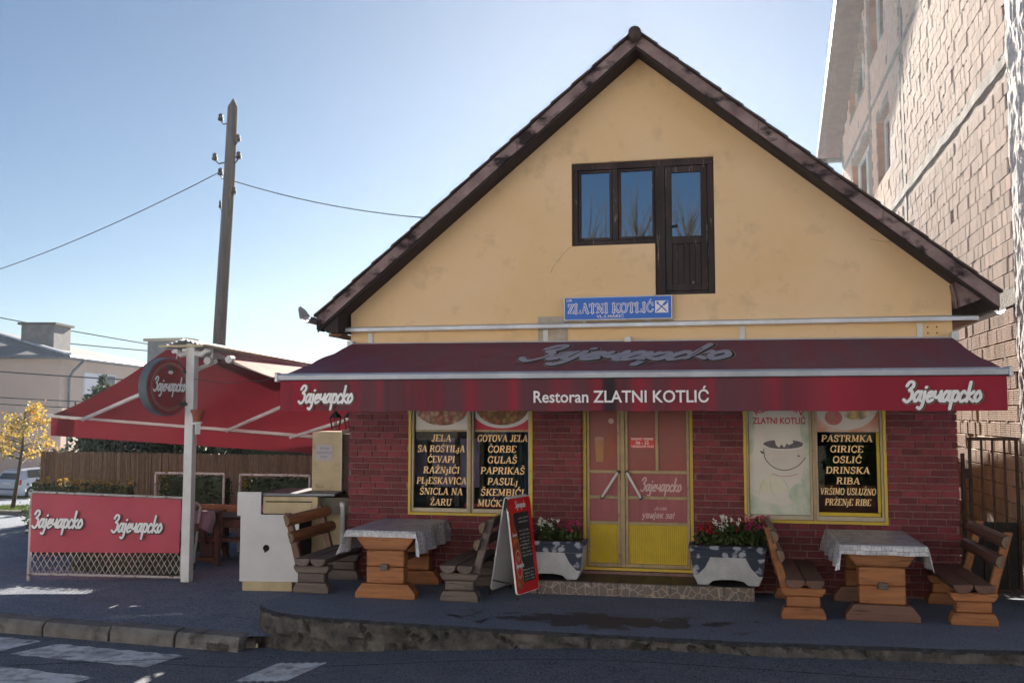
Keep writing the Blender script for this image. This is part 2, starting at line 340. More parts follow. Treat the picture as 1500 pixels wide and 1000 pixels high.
M['poster_white'] = pm('poster_white', (.62, .59, .57), (.56, .53, .52), 3, .35)
M['poster_pale'] = pm('poster_pale', (.60, .60, .62), None, rough=.35)
M['poster_green'] = pm('poster_green', (.33, .44, .35), (.56, .58, .52), 5, .4, lo=.35, hi=.62)
M['poster_yellow'] = pm('poster_yellow', (.58, .56, .42), (.62, .60, .54), 6, .4)
M['trunk_white'] = pm('trunk_white', (.4, .35, .3), (.2, .16, .13), 8, .9)

def _val(N, L, b):
    """red canvas with long soot streaks over the middle and left of the valance"""
    tc = N.new('ShaderNodeTexCoord')
    def noi(sc, st):
        mp = N.new('ShaderNodeMapping'); mp.inputs['Scale'].default_value = st; L.new(tc.outputs['Object'], mp.inputs[0])
        n = N.new('ShaderNodeTexNoise'); n.inputs['Scale'].default_value = sc; n.inputs['Detail'].default_value = 6; L.new(mp.outputs[0], n.inputs[0]); return n.outputs['Fac']
    sx = N.new('ShaderNodeSeparateXYZ'); L.new(tc.outputs['Object'], sx.inputs[0])
    def rm(f, a, c, lo, hi):
        q = N.new('ShaderNodeMapRange'); q.inputs[1].default_value = a; q.inputs[2].default_value = c; q.inputs[3].default_value = lo; q.inputs[4].default_value = hi; L.new(f, q.inputs[0]); return q.outputs[0]
    m1 = rm(sx.outputs['X'], 1.2, 2.6, 1, .0); m2 = rm(sx.outputs['X'], -3.75, -3.1, .25, 1)
    mu = N.new('ShaderNodeMath'); mu.operation = 'MULTIPLY'; L.new(m1, mu.inputs[0]); L.new(m2, mu.inputs[1])
    f1 = rm(noi(3.0, (1, 1, .06)), .34, .52, 0, 1); m3 = N.new('ShaderNodeMath'); m3.operation = 'MULTIPLY'; L.new(f1, m3.inputs[0]); L.new(mu.outputs[0], m3.inputs[1])
    c1 = N.new('ShaderNodeMixRGB'); c1.inputs[1].default_value = (.29, .016, .038, 1); c1.inputs[2].default_value = (.115, .038, .052, 1); L.new(m3.outputs[0], c1.inputs[0])
    f2 = rm(noi(7.0, (1, 1, .04)), .60, .74, 0, .8); m4 = N.new('ShaderNodeMath'); m4.operation = 'MULTIPLY'; L.new(f2, m4.inputs[0]); L.new(mu.outputs[0], m4.inputs[1])
    c2 = N.new('ShaderNodeMixRGB'); c2.inputs[2].default_value = (.045, .026, .035, 1); L.new(m4.outputs[0], c2.inputs[0]); L.new(c1.outputs[0], c2.inputs[1])
    ax = N.new('ShaderNodeMath'); ax.operation = 'ADD'; ax.inputs[1].default_value = .08; L.new(sx.outputs['X'], ax.inputs[0])      # soot under the joint of the front bar
    ab = N.new('ShaderNodeMath'); ab.operation = 'ABSOLUTE'; L.new(ax.outputs[0], ab.inputs[0]); n5 = N.new('ShaderNodeMath'); n5.operation = 'MULTIPLY_ADD'; n5.inputs[1].default_value = .5; L.new(noi(9, (1, 1, .1)), n5.inputs[0]); L.new(ab.outputs[0], n5.inputs[2])
    c5 = N.new('ShaderNodeMixRGB'); c5.inputs[2].default_value = (.018, .016, .022, 1); L.new(rm(n5.outputs[0], .28, .42, .85, 0), c5.inputs[0]); L.new(c2.outputs[0], c5.inputs[1]); c2 = c5
    f3 = rm(noi(1.2, (1, 1, .1)), .4, .65, .85, 1.15); h = N.new('ShaderNodeHueSaturation'); L.new(f3, h.inputs['Value']); L.new(c2.outputs[0], h.inputs['Color'])
    L.new(h.outputs[0], b.inputs['Base Color']); b.inputs['Roughness'].default_value = .85
M['valance'] = tex_mat('valance_streaked', _val)

# ------------------------------------------------------------ lettering
def frame(O, U, V, Nn=None):
    O = Vector(O); U = Vector(U).normalized(); V = Vector(V).normalized(); Nn = Vector(Nn).normalized() if Nn else U.cross(V)
    return lambda x, y, h=0: O + U * x + V * y + Nn * h

def smooth_pts(pts, closed=False, n=5):
    P = [Vector((p[0], p[1])) for p in pts]
    if len(P) < 3: return P
    out = []
    m = len(P)
    for i in range(m if closed else m - 1):
        if closed: a, b, c, d = P[(i - 1) % m], P[i], P[(i + 1) % m], P[(i + 2) % m]
        else: a, b, c, d = P[max(i - 1, 0)], P[i], P[i + 1], P[min(i + 2, m - 1)]
        for k in range(n):
            t = k / n
            out.append(.5 * ((2 * b) + (c - a) * t + (2 * a - 5 * b + 4 * c - d) * t * t + (3 * b - a - 3 * c + d) * t ** 3))
    out.append(P[0] if closed else P[-1])
    return out

def ribbon(mb, P, w_, T, h0, hc, round_cap=True):
    n = len(P); b = len(mb.v)
    for i, p in enumerate(P):
        d = P[min(i + 1, n - 1)] - P[max(i - 1, 0)]
        if d.length < 1e-6: d = Vector((1, 0))
        d.normalize(); nn = Vector((-d.y, d.x)) * w_ / 2
        for q, h in ((p - nn, h0), (p, hc), (p + nn, h0)): mb.v.append(tuple(T(q.x, q.y, h)))
    for i in range(n - 1):
        a = b + 3 * i
        mb.f.append([a, a + 1, a + 4, a + 3]); mb.f.append([a + 1, a + 2, a + 5, a + 4])
    if round_cap:
        for i, sgn in ((0, -1), (n - 1, 1)):
            d = (P[1] - P[0]) if i == 0 else (P[-1] - P[-2])
            if d.length < 1e-6: d = Vector((1, 0))
            d = d.normalized() * sgn; nn = Vector((-d.y, d.x)); c = b + 3 * i + 1; st = len(mb.v)
            for k in range(5):
                a = math.pi * (k / 4 - .5); q = P[i] + (d * math.cos(a) + nn * math.sin(a)) * w_ / 2
                mb.v.append(tuple(T(q.x, q.y, h0)))
            for k in range(4): mb.f.append([c, st + k, st + k + 1])

# brush script used by the brewery logo: strokes in units of cap height, advance width
SCR = {
 'З': ([[(.02, .80), (.16, 1.0), (.38, .98), (.42, .78), (.22, .58), (.40, .52), (.44, .22), (.22, -.02), (-.02, .10)]], .56),
 'а': ([[(.40, .42), (.22, .52), (.04, .26), (.12, .02), (.28, .10), (.40, .38)], [(.43, .52), (.40, .12), (.54, .02)]], .54),
 'ј': ([[(.10, .50), (.10, -.10), (-.02, -.36), (-.18, -.30)], [(.13, .72), (.15, .74)]], .26),
 'е': ([[(.06, .22), (.30, .30), (.30, .48), (.14, .46), (.04, .20), (.16, .0), (.40, .10)]], .42),
 'ч': ([[(.06, .50), (.05, .28), (.20, .20), (.38, .34)], [(.42, .52), (.39, .12), (.52, .02)]], .53),
 'р': ([[(.10, .52), (.06, -.38)], [(.08, .32), (.26, .52), (.42, .36), (.34, .04), (.14, .08)]], .50),
 'с': ([[(.38, .40), (.22, .52), (.04, .26), (.14, .0), (.40, .10)]], .42),
 'к': ([[(.12, .98), (.07, .0)], [(.40, .50), (.12, .26), (.30, .10), (.46, .0)]], .48),
 'о': ([[(.22, .52), (.04, .26), (.18, .0), (.40, .24), (.24, .52)]], .48)}
def script_logo(text, T, width, height, mats, parent, name='logo', lift=.003, outline=2, shear=.28, wt=.20):
    total = sum(SCR[c][1] for c in text); sx = width / (total + .2); sy = height / 1.30
    layers = [(wt * 1.32, 1, 0), (wt, 0, 1)] if outline == 1 else ([(wt * 1.6, 2, 0), (wt * 1.36, 1, 1), (wt, 0, 2)] if outline == 2 else [(wt, 0, 0)])
    for (wd, mi, li) in layers:
        mb = MB(); x = 0
        for c in text:
            for st in SCR[c][0]:
                P = [Vector(((x + p.x + shear * p.y) * sx, p.y * sy)) for p in smooth_pts(st)]
                dx = (.035 * sx, -.035 * sy) if (li < len(layers) - 1) else (0, 0)
                P = [p + Vector(dx) for p in P]
                ribbon(mb, P, wd * min(sx, sy) * (1.0), T, lift + li * .0012, lift + li * .0012 + .0005)
            x += SCR[c][1]
        mb.build(name if li == len(layers) - 1 else name + '_outline', M[mats[mi]], parent, fix=False)

# slab serif capitals: strokes (width, smooth, points, serif at start, serif at end)
def G(adv, *st): return (adv, st)
K, k_ = .20, .10
SER = {
 'A': G(.92, (k_, 0, [(.14, 0), (.46, 1)], 1, 0), (K, 0, [(.46, 1), (.78, 0)], 0, 1), (k_, 0, [(.25, .32), (.66, .32)], 0, 0)),
 'B': G(.84, (K, 0, [(.20, 0), (.20, 1)], 0, 0), (k_, 0, [(.05, .96), (.45, .96)], 0, 0), (.15, 1, [(.42, .96), (.66, .86), (.64, .62), (.4, .53), (.25, .53)], 0, 0), (.15, 1, [(.4, .53), (.70, .44), (.70, .14), (.42, .04)], 0, 0), (k_, 0, [(.05, .04), (.45, .04)], 0, 0)),
 'C': G(.84, (.15, 1, [(.74, .72), (.6, .95), (.38, .96), (.15, .72), (.15, .28), (.38, .04), (.62, .05), (.76, .26)], 0, 0), (k_, 0, [(.74, .98), (.74, .66)], 0, 0)),
 'D': G(.90, (K, 0, [(.20, 0), (.20, 1)], 0, 0), (k_, 0, [(.05, .96), (.45, .96)], 0, 0), (.17, 1, [(.42, .96), (.68, .86), (.78, .5), (.68, .14), (.42, .04)], 0, 0), (k_, 0, [(.05, .04), (.45, .04)], 0, 0)),
 'E': G(.80, (K, 0, [(.20, 0), (.20, 1)], 0, 0), (k_, 0, [(.05, .96), (.70, .96)], 0, 0), (k_, 0, [(.05, .04), (.72, .04)], 0, 0), (k_, 0, [(.2, .5), (.52, .5)], 0, 1), (k_, 0, [(.69, 1), (.69, .74)], 0, 0), (k_, 0, [(.71, 0), (.71, .28)], 0, 0)),
 'G': G(.90, (.15, 1, [(.72, .72), (.6, .95), (.38, .96), (.15, .72), (.15, .28), (.38, .04), (.60, .06), (.72, .14)], 0, 0), (k_, 0, [(.72, .98), (.72, .66)], 0, 0), (K, 0, [(.72, .04), (.72, .45)], 0, 1)),
 'I': G(.46, (K, 0, [(.23, 0), (.23, 1)], 1, 1)),
 'J': G(.62, (K, 1, [(.42, 1), (.42, .3), (.34, .06), (.18, .04), (.08, .2)], 1, 0)),
 'K': G(.90, (K, 0, [(.20, 0), (.20, 1)], 1, 1), (k_, 0, [(.74, .96), (.26, .42)], 1, 0), (K, 0, [(.38, .56), (.76, .02)], 0, 1)),
 'L': G(.76, (K, 0, [(.20, 0), (.20, 1)], 0, 1), (k_, 0, [(.05, .04), (.70, .04)], 0, 0), (k_, 0, [(.68, 0), (.68, .32)], 0, 0)),
 'M': G(1.08, (k_, 0, [(.17, 0), (.17, .98)], 1, 1), (K, 0, [(.2, .96), (.52, .1)], 0, 0), (k_, 0, [(.52, .1), (.86, .96)], 0, 0), (K, 0, [(.86, 0), (.86, 1)], 1, 1)),
 'N': G(.92, (k_, 0, [(.17, 0), (.17, .98)], 1, 1), (K, 0, [(.18, .96), (.72, .04)], 0, 0), (k_, 0, [(.75, 0), (.75, 1)], 0, 1)),
 'O': G(.90, (.17, 1, [(.45, .96), (.2, .85), (.12, .5), (.2, .15), (.45, .04), (.70, .15), (.78, .5), (.70, .85), (.45, .96)], 0, 0)),
 'P': G(.80, (K, 0, [(.20, 0), (.20, 1)], 1, 0), (k_, 0, [(.05, .96), (.45, .96)], 0, 0), (.16, 1, [(.42, .96), (.68, .84), (.66, .56), (.42, .44), (.25, .44)], 0, 0)),
 'R': G(.90, (K, 0, [(.20, 0), (.20, 1)], 1, 0), (k_, 0, [(.05, .96), (.45, .96)], 0, 0), (.16, 1, [(.42, .96), (.66, .86), (.64, .60), (.42, .50), (.25, .50)], 0, 0), (.17, 0, [(.46, .5), (.74, .02)], 0, 1)),
 'S': G(.74, (.15, 1, [(.60, .76), (.50, .95), (.26, .95), (.14, .74), (.30, .55), (.54, .44), (.62, .22), (.46, .04), (.22, .05), (.12, .26)], 0, 0), (k_, 0, [(.61, .98), (.61, .70)], 0, 0), (k_, 0, [(.11, .02), (.11, .30)], 0, 0)),
 'T': G(.84, (K, 0, [(.42, 0), (.42, 1)], 1, 0), (k_, 0, [(.07, .96), (.77, .96)], 0, 0), (k_, 0, [(.08, 1), (.08, .70)], 0, 0), (k_, 0, [(.76, 1), (.76, .70)], 0, 0)),
 'U': G(.90, (K, 1, [(.20, 1), (.20, .3), (.32, .06), (.5, .04), (.66, .12), (.72, .32)], 1, 0), (k_, 0, [(.72, .3), (.72, 1)], 0, 1)),
 'V': G(.88, (K, 0, [(.14, .98), (.44, .02)], 1, 0), (k_, 0, [(.44, .02), (.74, .98)], 0, 1)),
 'Z': G(.78, (k_, 0, [(.10, .96), (.66, .96)], 0, 0), (K, 0, [(.62, .93), (.16, .07)], 0, 0), (k_, 0, [(.12, .04), (.70, .04)], 0, 0), (k_, 0, [(.11, 1), (.11, .72)], 0, 0), (k_, 0, [(.69, 0), (.69, .30)], 0, 0)),
 'j': G(.40, (.17, 1, [(.22, .62), (.22, .0), (.12, -.2), (.0, -.14)], 1, 0), (.17, 0, [(.22, .84), (.23, .86)], 0, 0)),
 '.': G(.30, (.17, 0, [(.14, .05), (.15, .06)], 0, 0)), ' ': G(.42)}
ACC = {'Š': ('S', 'v'), 'Ž': ('Z', 'v'), 'Č': ('C', 'v'), 'Ć': ('C', 'a')}
def slab(text, T, cx, y, h, mat, parent, width=None, shear=0, name='lettering', lift=.003, wmul=1, layer=0, into=None):
    """one line of slab serif capitals centred at cx with base line y"""
    tot = sum(SER[ACC.get(c, (c,))[0]][0] for c in text)
    sx = h if width is None else width / tot
    x0 = cx - tot * sx / 2; mb = into or MB(); x = 0; idx = 0
    for ch in text:
        base, acc = ACC.get(ch, (ch, None)) if ch in ACC else (ch, None)
        adv, sts = SER[base]; sts = list(sts)
        if acc == 'v': sts.append((k_, 0, [(.25, 1.30), (.40, 1.13), (.55, 1.30)], 0, 0))
        if acc == 'a': sts.append((k_ * 1.2, 0, [(.38, 1.12), (.56, 1.34)], 0, 0))
        for (wd, sm, pts, s0, s1) in sts:
            f = lambda p: Vector((x0 + (x + p[0]) * sx + shear * p[1] * h, y + p[1] * h))
            P = [f(p) for p in (smooth_pts(pts, n=3) if sm else [Vector(p) for p in pts])]
            wdw = wd * (sx + h) / 2 * wmul; idx += 1; hh = lift + (idx % 5) * .0002
            ribbon(mb, P, wdw, T, hh, hh + .0012, round_cap=wmul > 1.2)
            for flag, p in ((s0, pts[0]), (s1, pts[-1])):
                if flag:
                    yy = .04 if p[1] < .3 else .96
                    if base == 'j': yy = .60
                    a, c2 = (p[0] - .16, yy), (p[0] + .16, yy)
                    ribbon(mb, [f(a), f(c2)], k_ * .9 * h * wmul, T, hh + .0001, hh + .0013, round_cap=wmul > 1.2)
        x += adv
    if into is None: return mb.build(name, M[mat], parent, fix=False)

_fc = {}
def font2d(body, bold=0, shear=0):
    key = (body, bold, shear)
    if key not in _fc:
        c = bpy.data.curves.new('t', 'FONT'); c.body = body; c.offset = bold; c.shear = shear; c.resolution_u = 3; c.align_x = 'LEFT'
        o = bpy.data.objects.new('t', c); COL.objects.link(o); bpy.context.view_layer.update()
        me = bpy.data.meshes.new_from_object(o.evaluated_get(bpy.context.evaluated_depsgraph_get()))
        _fc[key] = ([tuple(v.co[:2]) for v in me.vertices], [list(p.vertices) for p in me.polygons])
        bpy.data.objects.remove(o); bpy.data.curves.remove(c); bpy.data.meshes.remove(me)
    return _fc[key]
def ftext(body, T, cx, y, width, height, mat, parent, bold=0, shear=0, name='lettering', lift=.003):
    vs, fs = font2d(body, bold, shear)
    x0 = min(v[0] for v in vs); x1 = max(v[0] for v in vs); y0 = 0; y1 = .72
    sx = width / (x1 - x0); sy = height / y1
    mb = MB(); mb.add([T(cx - width / 2 + (v[0] - x0) * sx, y + v[1] * sy, lift) for v in vs], fs)
    return mb.build(name, M[mat], parent, fix=False)

def leaves(mb, n, fn, size=(.04, .08), aspect=.6, up=0):
    for _ in range(n):
        p = fn()
        if p is None: continue
        a = random.uniform(0, 6.283); z = random.uniform(-1, 1); r = math.sqrt(1 - z * z)
        u = Vector((r * math.cos(a), r * math.sin(a), z * (1 - up))).normalized()
        v = u.cross(Vector((random.gauss(0, 1), random.gauss(0, 1), random.gauss(0, 1)))).normalized()
        s = random.uniform(*size); p = Vector(p); u = u * s; v = v * s * aspect / 2
        b = len(mb.v)
        mb.v += [tuple(p), tuple(p + u * .5 + v), tuple(p + u), tuple(p + u * .5 - v)]
        mb.f.append([b, b + 1, b + 2, b + 3])

# ============================================================ SETTING
def G(x, y):
    s = min(70, math.hypot(max(0, -x - 10), max(0, y - 2)))
    return -.25 - .0085 * s - .00118 * s * s
def Rz(x):
    t = min(1, max(0, (x + 5.2) / 4.6)); t = t * t * (3 - 2 * t)
    s = min(70, max(0, -x - 10))
    return -.39 + .27 * t - .0085 * s - .00118 * s * s
def KY(x): return -2.35 - .09 * (x + 4.8) if x < -4.8 else -2.2
XS = [-150, -120, -100, -80, -60, -50, -42, -36, -30, -26, -22, -18, -15, -12] + [-10 + .5 * i for i in range(0, 34)] + [8, 10, 14, 20, 30, 50, 80, 110]
TS = [0, .3, .7, 1.2, 2, 3, 4, 5, 7, 9, 11, 14, 18, 22, 26, 30, 35, 40, 48, 56, 66, 80, 110]
mb = MB()
def sheet(mb, xs, ts, f):
    b = len(mb.v); n = len(ts)
    for x in xs:
        for t in ts: mb.v.append(f(x, t))
    for i in range(len(xs) - 1):
        for j in range(n - 1):
            a = b + i * n + j; mb.f.append([a, a + n, a + n + 1, a + 1])
sheet(mb, XS, TS, lambda x, t: (x, KY(x) + t, G(x, KY(x) + t)))
mb.build('ground', M['asphalt'], kind='structure')
mb = MB(); sheet(mb, XS, [0, .3, .8, 1.4, 2, 3, 4, 6, 9, 12.4], lambda x, t: (x, KY(x) + .06 - t, Rz(x)))
mb.build('road', M['road'], kind='structure')
mb = MB(); mb.box(-150, 110, -60, -14.6, -.6, -.22)
mb.build('far_pavement', M['asphalt'], kind='structure')

# kerb of separate stones
kerb = thing('kerb', None, None, (-6, -2.3, -.3)); kerb['kind'] = 'structure'
xk = -4.98; k = 0
while xk > -24:
    L_ = random.choice([.84, .9, .95, 1.0]) if k else .8
    a, c = xk - L_ + .02, xk
    dz = random.uniform(-.012, .012); ry = random.uniform(-.012, .012)
    p = Vector((a, KY(a), G(a, KY(a)) + .0 + dz)); q = Vector((c, KY(c), G(c, KY(c)) + .0 + dz + ry))
    m2 = MB()
    prof = [(-.125, -.28), (-.12, -.03), (-.075, .022), (.13, .03), (.13, -.28)]
    m2.prism([(p.x, p.y + u, p.z + v) for u, v in prof], q - p)
    m2.build('kerb_stone', M['kerb'], kerb, bevel=.012)
    xk -= L_ + random.uniform(.0, .012); k += 1

# painted crossing, worn
def patch(name, pts, mat, z=.004, parent=None, n=1):
    mb = MB(); mb.poly([(x, y, (Rz(x) if y < KY(x) else G(x, y)) + z) for x, y in pts]); return mb.build(name, mat, parent, kind='structure')
def stripe(a, b, c, d):
    mb = MB()
    a, b, c, d = map(Vector, (a, b, c, d))
    def f(u, v):
        p = (a * (1 - u) + d * u) * (1 - v) + (b * (1 - u) + c * u) * v
        e = .018 * math.sin(37 * u + 11 * v) * (1 if v in (0, 1) else 0)
        return (p.x, p.y + e, Rz(p.x) + .004)
    mb.grid(f, 24, 2)
    mb.build('crossing_stripe', M['paint_white'], kind='structure')
stripe((-4.45, -3.53), (-4.33, -2.86), (-3.8, -2.86), (-3.93, -3.53))
stripe((-7.30, -3.02), (-7.1, -2.52), (-5.48, -2.69), (-5.59, -3.18))
stripe((-9.3, -2.72), (-9.1, -2.2), (-7.36, -2.44), (-7.50, -2.96))
stripe((-9.4, -3.85), (-9.2, -3.15), (-5.86, -3.62), (-5.98, -3.98))
# patched strip and joint lines in the road
mb = MB(); mb.grid(lambda u, v: (-8 + 12 * u, -3.02 - .05 * math.sin(9 * u) + .014 * v - .035 * (u - .4) * 5, Rz(-8 + 12 * u) + .002), 50, 1)
mb.build('road_joint', pm('joint', (.02, .02, .022), rough=.9), kind='structure')
mb = MB(); mb.grid(lambda u, v: (-6.95 + 1.6 * u, -3.42 + .62 * u + .018 * v, Rz(-6.95 + 1.6 * u) + .0055), 12, 1)
mb.build('road_crack', pm('crack', (.02, .02, .022), rough=.9), kind='structure')

# terrace: rough concrete edge with an asphalt topping
OUT = [(-4.95, .35), (-5.0, -.6), (-5.06, -1.3), (-5.10, -1.65), (-5.04, -1.92), (-4.86, -2.13), (-4.6, -2.3), (-4.2, -2.40), (-3.6, -2.46), (-2.4, -2.54), (-1, -2.59), (.3, -2.60), (1.6, -2.52), (2.7, -2.44), (5, -2.40), (9, -2.4), (9, .35)]
def dense(poly, step):
    out = []
    for i in range(len(poly) - 1):
        a, b = Vector(poly[i]), Vector(poly[i + 1]); n = max(1, int((b - a).length / step))
        for k in range(n): out.append(a + (b - a) * k / n)
    out.append(Vector(poly[-1])); return out
D_ = dense(OUT, .04)
rn = random.Random(3)
terr = thing('terrace', None, None, (-1, -1.5, 0)); terr['kind'] = 'structure'
def outn(D, i):
    d = (D[min(i + 1, len(D) - 1)] - D[max(i - 1, 0)]).normalized(); return Vector((d.y, -d.x)) if False else Vector((-d.y, d.x))
from mathutils import noise as mn
mb = MB(); zs = [-.028, -.03, -.055, -.09, -.13, -.17, -.21, -.26, -.32, -.40, -.7]
for i, p in enumerate(D_):
    nrm = -outn(D_, i) if True else None
    for j, z in enumerate(zs):
        q = Vector((p.x * 2.6, p.y * 2.6, z * 5)); a = mn.noise(q) * .05 + mn.noise(q * 3.1) * .03 + mn.noise(q * 8) * .008
        crack = abs(mn.noise(Vector((p.x * 1.6 + 5, p.y * 1.6, z * 4 + 3))))
        if crack < .03: a -= .06
        if p.y > .2 or p.x > 8.5: a = 0
        pp = p + nrm * (a + .012 - .03 - (.12 if j == 0 else 0))
        mb.v.append((pp.x, pp.y, z))
n = len(zs)
for i in range(len(D_) - 1):
    for j in range(n - 1):
        a = i * n + j; mb.f.append([a, a + 1, a + n + 1, a + n])
mb.build('concrete_edge', M['concrete_old'], terr, smooth=False)
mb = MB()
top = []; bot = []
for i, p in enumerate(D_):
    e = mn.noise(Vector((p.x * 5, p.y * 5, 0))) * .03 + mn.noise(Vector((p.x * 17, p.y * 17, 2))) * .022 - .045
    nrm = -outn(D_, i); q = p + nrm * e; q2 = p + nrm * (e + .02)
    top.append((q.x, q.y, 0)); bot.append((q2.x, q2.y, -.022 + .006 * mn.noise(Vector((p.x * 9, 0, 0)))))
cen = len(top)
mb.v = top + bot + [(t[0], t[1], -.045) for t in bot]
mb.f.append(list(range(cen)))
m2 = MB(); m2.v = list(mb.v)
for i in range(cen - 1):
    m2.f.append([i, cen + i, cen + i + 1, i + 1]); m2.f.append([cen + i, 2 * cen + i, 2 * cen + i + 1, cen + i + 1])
m2.build('broken_asphalt_edge', pm('crumb_edge_shade', (.045, .05, .06), (.02, .022, .026), 14, .9, bump=.8, bscale=40), terr)  # dark crumbled rim; shade below the lip is put into its colour
def _terr(N, L, b):
    tc = N.new('ShaderNodeTexCoord')
    def noi(sc, det=6):
        n = N.new('ShaderNodeTexNoise'); n.inputs['Scale'].default_value = sc; n.inputs['Detail'].default_value = det; L.new(tc.outputs['Object'], n.inputs[0]); return n.outputs['Fac']
    def rmp(f, a, c, lo=0, hi=1):
        q = N.new('ShaderNodeMapRange'); q.inputs[1].default_value = a; q.inputs[2].default_value = c; q.inputs[3].default_value = lo; q.inputs[4].default_value = hi; L.new(f, q.inputs[0]); return q.outputs[0]
    def mx(f, a, c):
        q = N.new('ShaderNodeMixRGB'); L.new(f, q.inputs[0])
        for i, x in ((1, a), (2, c)):
            if isinstance(x, tuple): q.inputs[i].default_value = (*x, 1)
            else: L.new(x, q.inputs[i])
        return q.outputs[0]
    base = mx(rmp(noi(2.3), .35, .65), (.165, .205, .285), (.14, .172, .235))
    base = mx(rmp(noi(70, 3), .56, .66), base, (.26, .29, .36))
    base = mx(rmp(noi(45, 3), .56, .64), base, (.05, .06, .08))
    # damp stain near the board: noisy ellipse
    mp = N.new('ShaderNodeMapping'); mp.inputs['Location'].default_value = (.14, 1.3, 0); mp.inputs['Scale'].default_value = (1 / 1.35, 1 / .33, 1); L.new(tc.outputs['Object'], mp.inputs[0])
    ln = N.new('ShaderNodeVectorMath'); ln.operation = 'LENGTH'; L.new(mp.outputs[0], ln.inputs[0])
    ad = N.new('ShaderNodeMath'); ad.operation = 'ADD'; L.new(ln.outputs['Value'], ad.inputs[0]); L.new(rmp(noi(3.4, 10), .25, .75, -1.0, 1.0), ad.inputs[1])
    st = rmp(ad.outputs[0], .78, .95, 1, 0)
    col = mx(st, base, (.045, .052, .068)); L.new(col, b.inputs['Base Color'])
    L.new(rmp(st, 0, 1, .8, .5), b.inputs['Roughness'])
    bp = N.new('ShaderNodeBump'); bp.inputs['Strength'].default_value = .9; bp.inputs['Distance'].default_value = .012; L.new(noi(150), bp.inputs['Height']); L.new(bp.outputs[0], b.inputs['Normal'])
mb.build('asphalt_topping', tex_mat('terrace_asphalt', _terr), terr)
mb = MB(); mb.box(2.74, 3.62, .35, 12, -.9, -.03); mb.build('alley', M['asphalt'], kind='structure')
# broken lump where the kerb meets the terrace
mb = MB()
for k in range(26):
    x = random.uniform(-5.35, -4.9); y = random.uniform(-2.5, -1.9); s = random.uniform(.02, .06)
    mb.obox((x, y, -.36 + .08 * (y + 2.5) + s * .3), (s, s * .3, 0), (-s * .3, s * .8, .01), (0, 0, s * .7))
mb.build('rubble', M['concrete_old'], kind='stuff')

# ============================================================ RESTAURANT
AX, AZ, SL = -.89, 6.64, .83
zr = lambda x: AZ - SL * abs(x - AX)
house = thing('restaurant_building', 'yellow gabled restaurant with dark red brick ground floor and brown roof edge', 'building', (-1, 2, 0))
X0, X1 = -4.73, 2.72
def xz(pts, y): return [(p[0], y, p[1]) for p in pts]
mb = MB()
for pl in ([(X0, 2.6), (-1.76, 2.6), (-1.76, zr(-1.76)), (X0, zr(X0))],
           [(.02, 2.6), (X1, 2.6), (X1, zr(X1)), (.02, zr(.02))],
           [(-1.76, 5.33), (.02, 5.33), (.02, zr(.02)), (AX, AZ), (-1.76, zr(-1.76))],
           [(-1.76, 2.6), (.02, 2.6), (.02, 3.6), (-.71, 3.6), (-.71, 4.25), (-1.76, 4.25)]):
    mb.prism(xz(pl, 0), (0, .25, 0))
mb.build('gable_wall', M['plaster'], house)
mb = MB(); mb.box(X0, X0 + .2, .25, 8, -2, zr(X0)); mb.box(X1 - .2, X1, .25, 8, -2, zr(X1))
mb.prism(xz([(X0 + .2, -2), (X1 - .2, -2), (X1 - .2, zr(X1) - .0), (AX, AZ - .05), (X0 + .2, zr(X0))], 7.8), (0, .2, 0)); mb.build('side_wall', M['plaster'], house)
mb = MB(); mb.box(-2.2, -1.82, -.006, .01, 3.0, 3.36); mb.build('bare_plaster_patch', M['plaster_grey'], house, label='patch of bare grey plaster above the awning')
bw = MB(); piers = [(X0, -3.91), (-2.27, -1.65), (-.27, .32), (1.95, X1)]
for a, c in piers: bw.box(a, c, 0, .25, -2, 2.6)
for a, c in ((-3.91, -2.27), (.32, 1.95)): bw.box(a, c, 0, .25, -2, .83); bw.box(a, c, .001, .25, 2.52, 2.6)
bw.box(-1.65, -.27, 0, .25, -2, .19); bw.box(-1.65, -.27, .001, .25, 2.5, 2.6)
wall = bw.build('brick_wall', M['mortar'], house)
# facing bricks
bricks = []
CH, BL = .081, .205
row = 0; z = .02
spans_full = piers
while z < 2.58:
    zc = z + CH
    sp = list(piers)
    if zc <= .84: sp = [(X0, -1.65), (-.27, X1)]
    for a, c in sp:
        x = a - (BL / 2 if row % 2 else 0) + (.03 * math.sin(row * 2.1))
        while x < c - .01:
            xa, xb = max(x, a), min(x + BL - .009, c)
            if a == X0 and xa == a: xa = a - .014
            if c == X1 and x + BL - .009 >= c: xb = c + .014
            if xb - xa > .03: bricks.append((xa, xb, z + .005, zc - .005))
            x += BL
    z = zc; row += 1
def brick_mesh(x0, x1, z0, z1, mb, r):
    d = .014 + r.uniform(-.003, .004); e = .004
    x0 += r.uniform(-.002, .002); z0 += r.uniform(-.0015, .0015)
    mb.add([(x0, 0.004, z0), (x1, 0.004, z0), (x1, 0.004, z1), (x0, 0.004, z1), (x0 + e, -d, z0 + e), (x1 - e, -d + r.uniform(-.002, .002), z0 + e), (x1 - e, -d, z1 - e), (x0 + e, -d, z1 - e)],
           [[4, 5, 6, 7], [0, 1, 5, 4], [1, 2, 6, 5], [2, 3, 7, 6], [3, 0, 4, 7]])
vis = sorted(bricks, key=lambda b: (0 if 1.0 < b[2] < 2.2 else (1 if .6 < b[2] <= 1.0 else (2 if b[2] <= .6 else 3))) + (.5 if b[1] - b[0] < .1 else 0))
rest = MB()
for i, b in enumerate(vis):
    if i < 299:
        m2 = MB(); brick_mesh(*b, m2, rn); m2.build('brick', M['brick'], wall, fix=False)
    else: brick_mesh(*b, rest, rn)
rest.build('brick_rest', M['brick'], wall, fix=False, kind='stuff')
